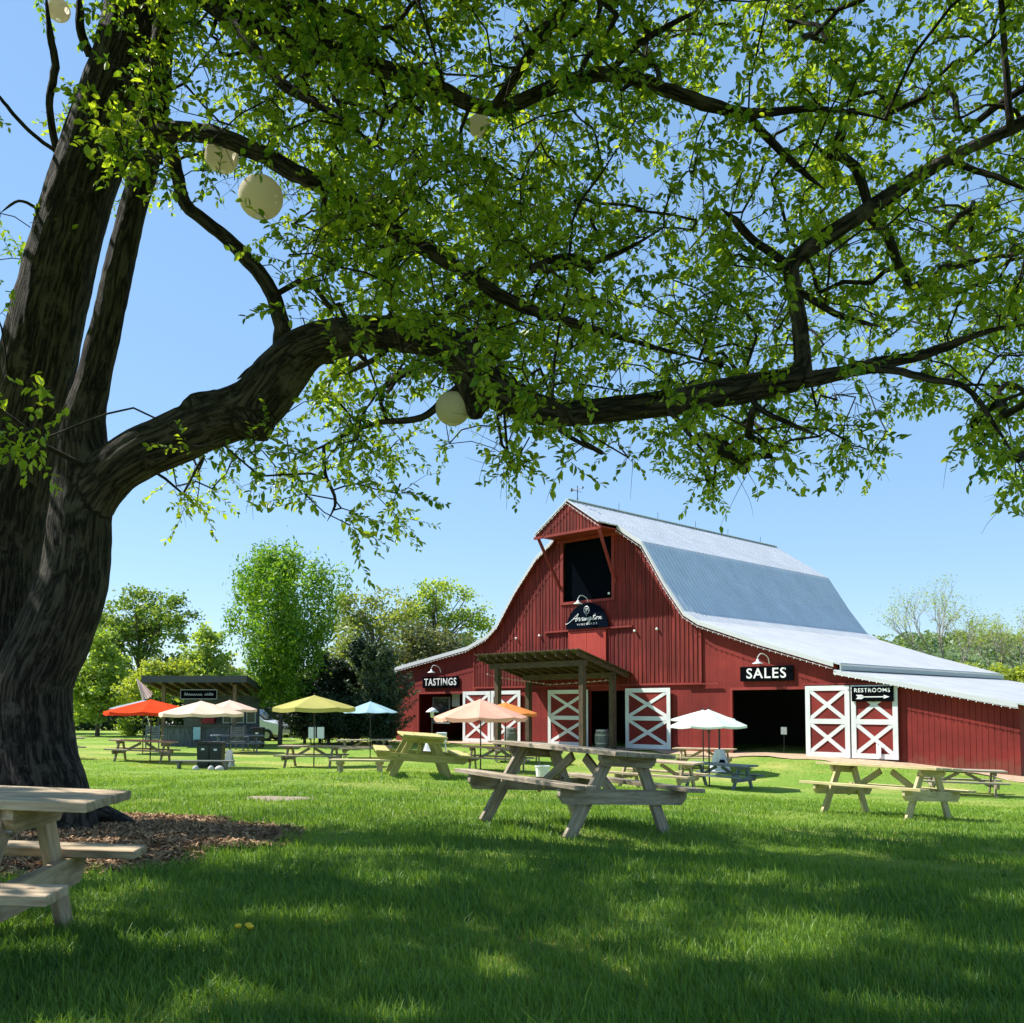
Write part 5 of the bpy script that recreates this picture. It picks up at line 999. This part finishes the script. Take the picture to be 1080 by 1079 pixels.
# thinner traced limbs
LIMB = [
    [(160, 140, 8.9, 22), (215, 140, 8.6, 20), (262, 156, 8.5, 20), (310, 182, 8.4, 20), (360, 205, 8.3, 18), (410, 240, 8.2, 17), (470, 275, 8.1, 15), (540, 318, 8.0, 14), (610, 342, 7.9, 13), (690, 366, 7.8, 11), (760, 385, 7.7, 9)],
    [(168, 120, 8.9, 16), (185, 170, 8.8, 14), (195, 215, 8.75, 14), (232, 245, 8.7, 15), (262, 275, 8.65, 16), (285, 305, 8.6, 16), (297, 345, 8.6, 18), (294, 395, 8.6, 22)],
    [(150, 0, 9.2, 18), (200, -5, 8.9, 18), (240, 20, 8.6, 18), (268, 52, 8.4, 14), (300, 90, 8.2, 12), (350, 120, 8.0, 10), (420, 170, 7.8, 9)],
    [(158, -30, 9.2, 18), (250, -10, 8.6, 15), (290, 14, 8.4, 13), (330, 8, 8.2, 12), (380, 20, 8.1, 10), (440, 60, 8.0, 8)],
    [(150, -60, 9.3, 22), (260, 20, 8.8, 20), (340, 50, 8.6, 22), (400, 72, 8.4, 20), (460, 92, 8.2, 18), (520, 115, 8.1, 16), (585, 92, 8.0, 16), (640, 78, 7.9, 16), (690, 90, 7.8, 15), (740, 108, 7.7, 16), (790, 120, 7.6, 14), (850, 115, 7.5, 12), (910, 120, 7.4, 9), (960, 135, 7.3, 7)],
    [(790, 120, 7.6, 10), (805, 140, 7.6, 9), (840, 175, 7.55, 8), (870, 200, 7.5, 6)], [(640, 78, 7.9, 9), (670, 50, 7.8, 8), (700, 30, 7.7, 7), (760, 0, 7.6, 6)],
    [(850, 402, 7.5, 20), (890, 392, 7.4, 16), (930, 382, 7.3, 14), (975, 374, 7.2, 12), (1040, 350, 7.0, 9), (1100, 340, 6.9, 7)], [(870, 398, 7.45, 11), (930, 390, 7.2, 9), (980, 400, 7.0, 8), (1020, 410, 6.9, 6), (1050, 450, 6.8, 6), (1075, 490, 6.7, 5)],
    [(836, 282, 7.5, 10), (815, 268, 7.6, 9), (790, 250, 7.6, 9), (775, 232, 7.6, 9), (760, 220, 7.6, 6)], [(834, 290, 7.5, 7), (800, 272, 7.4, 6), (760, 240, 7.3, 5)],
    [(500, 395, 8.1, 12), (470, 420, 8.2, 9), (445, 440, 8.2, 8), (400, 446, 8.3, 6), (370, 455, 8.3, 6), (342, 470, 8.3, 5), (300, 490, 8.4, 4)], [(342, 470, 8.3, 4), (343, 500, 8.3, 4), (354, 528, 8.3, 3.5), (345, 550, 8.3, 3)],
    [(300, 362, 8.6, 8), (270, 385, 8.6, 6), (250, 400, 8.6, 5)], [(425, 352, 8.3, 8), (400, 375, 8.2, 6), (365, 395, 8.2, 5)],
    [(60, 160, 9.4, 9), (52, 110, 9.3, 8), (58, 70, 9.3, 9), (52, 30, 9.2, 8), (48, -10, 9.2, 7)], [(96, 60, 9.3, 10), (85, 30, 9.2, 10), (84, -10, 9.2, 9)], [(68, 165, 9.3, 5), (40, 146, 9.2, 4.5), (18, 125, 9.1, 4.5), (0, 103, 9.1, 4), (-20, 80, 9, 3)],
    [(40, 220, 9.2, 4), (20, 212, 9.1, 3), (0, 225, 9.0, 2.5)], [(790, 410, 7.6, 8), (800, 430, 7.5, 6), (840, 450, 7.4, 5), (865, 460, 7.3, 4)], [(1000, 168, 7.3, 8), (1030, 180, 7.2, 7), (1060, 190, 7.1, 6), (1100, 210, 7, 5)],
    [(1065, 135, 7.2, 9), (1060, 60, 7.1, 7), (1056, 0, 7.0, 6), (1050, -60, 6.9, 5)], [(560, 425, 8, 8), (600, 460, 7.8, 5), (640, 480, 7.7, 4)], [(700, 425, 7.7, 7), (720, 450, 7.6, 5), (745, 480, 7.5, 4)],
    [(630, 290, 7.9, 8), (600, 270, 7.8, 8), (560, 285, 7.7, 7), (640, 272, 7.8, 8), (700, 240, 7.7, 6)], [(834, 300, 7.5, 8), (880, 330, 7.3, 7), (930, 345, 7.1, 6)],
    # limbs out of the frame that carry the rest of the crown
    [(210, -220, 9.2, 30), (420, -260, 8.0, 24), (640, -280, 7.0, 18), (850, -300, 6.4, 12)], [(178, -60, 9.3, 26), (330, -120, 7.6, 22), (480, -160, 6.2, 16), (560, -210, 5.0, 10)],
    [(190, -130, 9.3, 26), (300, -130, 10.6, 20), (450, -100, 11.6, 15), (620, -90, 12.2, 10)], [(150, -60, 9.3, 22), (-40, -160, 8.8, 18), (-260, -220, 8.2, 12)], [(520, 115, 8.1, 12), (620, -20, 7.2, 12), (760, -120, 6.6, 10), (900, -160, 6.2, 7)],
]
nodes = []; rads = []; par = []
def add_chain(pl_, attach=None):
    prev = attach
    for p, r in pl_: nodes.append(np.array(p)); rads.append(r); par.append(prev); prev = len(nodes) - 1
mL = MB()
for c, rr in SEG[:4]: add_chain(list(zip(c, rr)))
for T in LIMB:
    tp = thick_pts(T); c = catmull([tuple(p) for p, r in tp], 5); rr = np.interp(np.linspace(0, 1, len(c)), np.linspace(0, 1, len(tp)), [r for p, r in tp])
    if T[-1][3] < T[0][3]: rr = rr * np.clip(1 - .85 * (np.linspace(0, 1, len(rr)) - .7) / .3, .15, 1)
    c = [p + Vector((rnd.gauss(0, .09), rnd.gauss(0, .09), rnd.gauss(0, .09))) * r_ for p, r_ in zip(c, rr)]; mL.tube(c, list(rr), 8); add_chain(list(zip(c, rr)))
# ---- crown density map over the visible face (px,py -> acceptance)
LOW = [(-60, 470), (0, 520), (60, 500), (90, 190), (130, 230), (185, 250), (200, 235), (240, 190), (285, 200), (315, 330), (330, 385), (345, 470), (400, 470), (440, 455), (500, 480), (540, 500), (580, 480), (640, 480), (700, 500), (760, 520), (795, 500), (830, 470), (880, 500), (930, 470), (960, 420), (1010, 420), (1050, 490), (1080, 540), (1140, 600)]
lx = [q[0] for q in LOW]; ly = [q[1] for q in LOW]
def density(px, py):
    d = np.where(py < np.interp(px, lx, ly), 1.0, 0.0)
    d = np.where((px < 120) & (py < 520), .045, d); d = np.where((px < 60) & (py > 410) & (py < 490), .35, d)
    d = np.where((px > 130) & (px < 200), d * .7, d)
    d = np.where((px > 60) & (px < 290) & (py > 205) & (py < 480), 0.0, d)      # open sky window left of the canopy
    d = np.where((px > 175) & (px < 420) & (py > 440) & (py < 560), np.where(py < 560 - .12 * (420 - px), .33, 0), d)
    d = np.where((py > 400) & (px > 420), d * .5, d)
    d = np.where((px > 580) & (py < 400), d * .62, d); d = np.where((px > 640) & (py < 300), d * .75, d)
    return d
LANT = [(275, 208, 52, 8.35), (477, 431, 44, 8.2), (62, 11, 40, 9.3), (234, 165, 20, 9.6), (506, 133, 30, 9.5)]
tg = []
while len(tg) < 1580:
    px = nr.uniform(-60, 1150, 4000); py = nr.uniform(-60, 600, 4000); Yd = np.where(nr.uniform(0, 1, 4000) < .82, nr.uniform(8.1, 12.2, 4000), nr.uniform(6.4, 8.1, 4000)); dd = density(px, py); k = nr.uniform(0, 1, 4000) < dd
    wv = .5 + .5 * np.sin(px * .024 + 1.6 * np.sin(py * .019 + .6 * Yd)) * np.sin(py * .030 + Yd * .8 + .7 * np.sin(px * .013)); k &= nr.uniform(0, 1, 4000) < np.clip(-.05 + 1.3 * wv, 0.03, 1)
    for qx, qy, qr, qd in LANT: k &= ~((np.hypot(px - qx, py - qy) < qr) & (Yd < qd + 1.2))
    for a, b, c_ in zip(px[k], py[k], Yd[k]):
        q = np.array(at(a, b, c_)); tg.append(q)
tg = tg[:1580]
vol = 0
while vol < 2400:
    v = nr.normal(0, 1, (500, 3)); v /= np.linalg.norm(v, axis=1)[:, None]; v *= nr.uniform(0, 1, 500)[:, None] ** .4; P = np.array([-.9, 7.9, 7.8]) + v * np.array([9.4, 5.8, 4.8])
    P = P[(P[:, 2] > 4.2) & (P[:, 1] > 3.4)]; px, py, fw = proj(P); out = (py < -70) | (px < -80) | (px > 1160)
    wv = np.sin(P[:, 0] * 1.3 + 1) * np.sin(P[:, 1] * 1.6) * np.sin(P[:, 2] * 1.1); P = P[out & (wv > -.3)]
    tg += list(P); vol += len(P)
tg = np.array(tg)
# ---- grow secondary branches to every target
NA = np.zeros((60000, 3)); nn = len(nodes); NA[:nn] = np.array(nodes); n_traced = nn
d0 = np.array([np.min(((NA[:nn:2] - q) ** 2).sum(1)) for q in tg]); order = np.argsort(d0); kids = []; cnt = np.zeros(60000); parr = np.full(60000, -1); tipdir = {}; clus = []
trunk_ban = np.zeros(60000); trunk_ban[:len(SEG[0][0]) + len(SEG[1][0])] = .6
low_ = NA[:, 2] < 2.6; 
for oi in order:
    q = tg[oi]; dv = NA[:nn] - q; d2 = np.sqrt((dv ** 2).sum(1)) + .35 * np.maximum(0, dv[:, 2]) + trunk_ban[:nn]; d2[NA[:nn, 2] < 2.8] += 5
    j = int(np.argmin(d2)); s = NA[j].copy(); L_ = np.linalg.norm(q - s)
    if L_ < .05: continue
    k = max(2, int(L_ / .22)); pj = j; wob = nr.normal(0, .05, 3) * L_
    for i in range(1, k + 1):
        f = i / k; p = s * (1 - f) + q * f + wob * math.sin(f * math.pi) + np.array([0, 0, .10 * L_ * math.sin(f * math.pi)]) + nr.normal(0, .012, 3)
        NA[nn] = p; parr[nn] = pj; pj = nn; nn += 1
    clus.append((pj, (q - s) / L_))
for tip, _ in clus:
    k = tip
    while k >= n_traced: cnt[k] += 1; k = parr[k]
# child chains -> tubes
ch = {}
for i in range(n_traced, nn): ch.setdefault(parr[i], []).append(i)
rad_of = lambda i: .0038 * max(cnt[i], 1) ** .5 + .0015
mB = MB(); starts = []
for i in range(n_traced, nn):
    p_ = parr[i]; sib = ch[p_]
    if p_ < n_traced or i != max(sib, key=lambda z: cnt[z]): starts.append(i)
for s0 in starts:
    chain = [parr[s0], s0]; k = s0
    while k in ch: k = max(ch[k], key=lambda z: cnt[z]); chain.append(k)
    rr = [rad_of(chain[1])] + [rad_of(z) for z in chain[1:]]; mB.tube([NA[z] for z in chain], rr, 5, caps=False)
for v in mL.V: v -= tb
mL.build('limb', M['bark'], big, smooth=True)
# twigs and leaves
TW = MB(); lp = []; ld = []; lu = []; lr = []
for tip, dr in clus:
    p = NA[tip]; inview = None; px, py, fw = proj(p); vis = (-160 < px < 1240) and (py > -130)
    nt_ = int(nr.integers(4, 7)) if vis else int(nr.integers(5, 8)); crv = nr.uniform(0, 1)
    for k in range(nt_):
        d = dr * .5 + nr.normal(0, .75, 3); d[2] += .15 if py < 380 else -.25; d /= np.linalg.norm(d); L_ = nr.uniform(.22, .55); s = p + nr.normal(0, .04, 3); q = s; n_ = 5; pts = [s]
        for i in range(n_): d = d + nr.normal(0, .12, 3) + np.array([0, 0, -.05]); d /= np.linalg.norm(d); q = q + d * L_ / n_; pts.append(q)
        if vis: TW.tube(pts, [.0035, .003, .0026, .0022, .0018, .001], 3, caps=False)
        nl = int(L_ / (.034 if vis else .07)) + 3
        for i in range(nl):
            f = (i + .5) / nl * n_; a = int(min(f, n_ - 1)); b0 = pts[a] + (pts[a + 1] - pts[a]) * (f - a); td = pts[a + 1] - pts[a]; td = td / np.linalg.norm(td); side = np.cross(td, nr.normal(0, 1, 3)); side /= np.linalg.norm(side) + 1e-6
            lp.append(b0); ld.append(side + td * .7); lr.append((.38 * crv + .62 * nr.uniform(0, 1), 1.0 if vis else 1.75))
for v in TW.V: v -= tb
for v in mB.V: v -= tb
mB.build('branch', M['twig'], big, smooth=True); TW.build('twig', M['twig'], big)
lp = np.array(lp); ld = np.array(ld); lr = np.array(lr)
# gaps in the crown: leaves cut out along the sun direction to place sun patches
sgx = lp[:, 0] + SUN.x / -SUN.z * (lp[:, 2] - .2); sgy = lp[:, 1] - SUN.y / SUN.z * (lp[:, 2] - .2); gap = np.zeros(len(lp), bool)
GAPS = [(-.9, 5.2, .5, .16), (.05, 4.3, .16, .28), (.65, 4.35, .28, .1), (1.15, 6.6, .5, .12), (1.9, 6.9, .55, .1), (.9, 5.6, .3, .1), (1.6, 5.0, .24, .09), (2.4, 4.9, .35, .09), (-1.35, 4.3, .26, .2), (-1.7, 4.7, .22, .1), (-2.1, 5.3, .2, .12), (-.6, 6.3, .45, .3), (-1.9, 8.0, .35, .3), (-1.5, 7.2, .22, .14), (3.4, 7.3, .6, .1), (3.1, 5.9, .4, .1), (-.3, 3.6, .2, .12), (-3.2, 7.6, .3, .25), (2.6, 3.9, .2, .12), (-.2, 7.6, .4, .14), (4.6, 8.2, .7, .12), (-2.6, 3.9, .25, .15)]
for k in range(130): GAPS.append((nr.uniform(-5, 9), nr.uniform(3, 12), nr.uniform(.14, .6), nr.uniform(.1, .26)))
for gx_, gy_, ga, gb in GAPS: gap |= ((sgx - gx_) / ga) ** 2 + ((sgy - gy_) / gb) ** 2 < 1
lp, ld, lr = lp[~gap], ld[~gap], lr[~gap]; n = len(lp); ld[:, 2] -= .15; ld /= np.linalg.norm(ld, axis=1)[:, None]
up = nr.normal(0, .45, (n, 3)); up[:, 2] += 1; sd = np.cross(ld, up); sd /= np.linalg.norm(sd, axis=1)[:, None]; nm = np.cross(sd, ld)
Ls = (nr.uniform(.045, .092, n) * lr[:, 1])[:, None]; Wd = Ls * nr.uniform(.22, .31, n)[:, None]; fold = Wd * .35
a = lp; b = lp + ld * Ls; V = np.stack([a, a + ld * Ls * .35 + sd * Wd + nm * fold, a + ld * Ls * .72 + sd * Wd * .75 + nm * fold - nm * Ls * .04, b - nm * Ls * .12, a + ld * Ls * .72 - sd * Wd * .75 + nm * fold - nm * Ls * .04, a + ld * Ls * .35 - sd * Wd + nm * fold], 1).reshape(-1, 3) - np.array(tb)[None]
M['leaf'] = leafmat('tree_leaf', (.032, .125, .012), (.37, .47, .055), .5, .33)
bulk('leaves', V, 6, [(0, 1, 2, 3), (0, 3, 4, 5)], 2, M['leaf'], big, rv=np.repeat(lr[:, 0], 6))
print('LEAVES', n, 'clusters', len(clus), 'nodes', nn)
# small twig sprays growing on the trunk are part of the crown map above

# ------------------------------------------------------------------ paper lanterns
M['paper'] = canvas('lantern_paper', (.93, .84, .70), .5)
def lantern(px, py, d, r, cord, label):
    p = at(px, py, d); root = empty('paper_lantern', p, 0, label, 'lantern', 'round paper lanterns hanging in the tree')
    m = MB(); prof = []
    for i in range(41):
        a = .32 + (math.pi - .64) * i / 40; prof.append((r * math.sin(a) * (1 + .013 * math.cos(i * math.pi)), -r * math.cos(a) * .97))
    m.lathe(prof, seg=32); m.build('shade', M['paper'], root, smooth=True)
    for s in (-1, 1): m = MB(); z = s * r * .92; m.tube([(r * .31 * math.cos(a), r * .31 * math.sin(a), z) for a in np.linspace(0, 2 * math.pi, 25)], r * .022, 5); m.build('rim', M['bolt'] if s > 0 else M['paper'], root)
    m = MB(); m.tube([(0, 0, r * .9), (0, 0, r + cord)], .004, 4); m.tube([(-r * .3, 0, r * .93), (0, 0, r + .03), (r * .3, 0, r * .93)], .003, 4); m.build('cord', M['black'], root)
lantern(275, 208, 8.35, .196, .22, 'largest pale paper lantern hanging left of the canopy centre'); lantern(477.5, 431, 8.2, .152, .18, 'pale paper lantern hanging just under the long low limb')
lantern(62, 11, 9.3, .11, .2, 'small paper lantern at the top left corner beside the trunk'); lantern(234, 165, 9.6, .17, .2, 'paper lantern half hidden by leaves just above the largest one'); lantern(506, 133, 9.5, .12, .15, 'small paper lantern deep in the leaves at the top centre')
# dandelion
p = gz_ = pos(255, 4.45); r = empty('dandelion', p, 0, 'yellow dandelion flower in the front grass', 'flower')
m = MB()
for dx, dy in ((0, 0), (.035, .02), (.05, -.015)): m.tube([(dx, dy, 0), (dx * 1.2, dy, .11)], .002, 4)
m.build('stem', LM['mid'], r); m = MB()
for dx, dy in ((0, 0), (.042, .02), (.06, -.015)): m.lathe([(0, .125), (.012, .128), (.018, .12), (.01, .11), (0, .108)], dx, dy, 10)
m.build('petals', mat('dandelion_yellow', (.8, .55, .02), .7), r)

# lawn beside the view, so a step to the side still stands on grass
grass(230000, 2.3, 30, 1.0, 'grass', 'green lawn grass at both sides of the view', side=True)
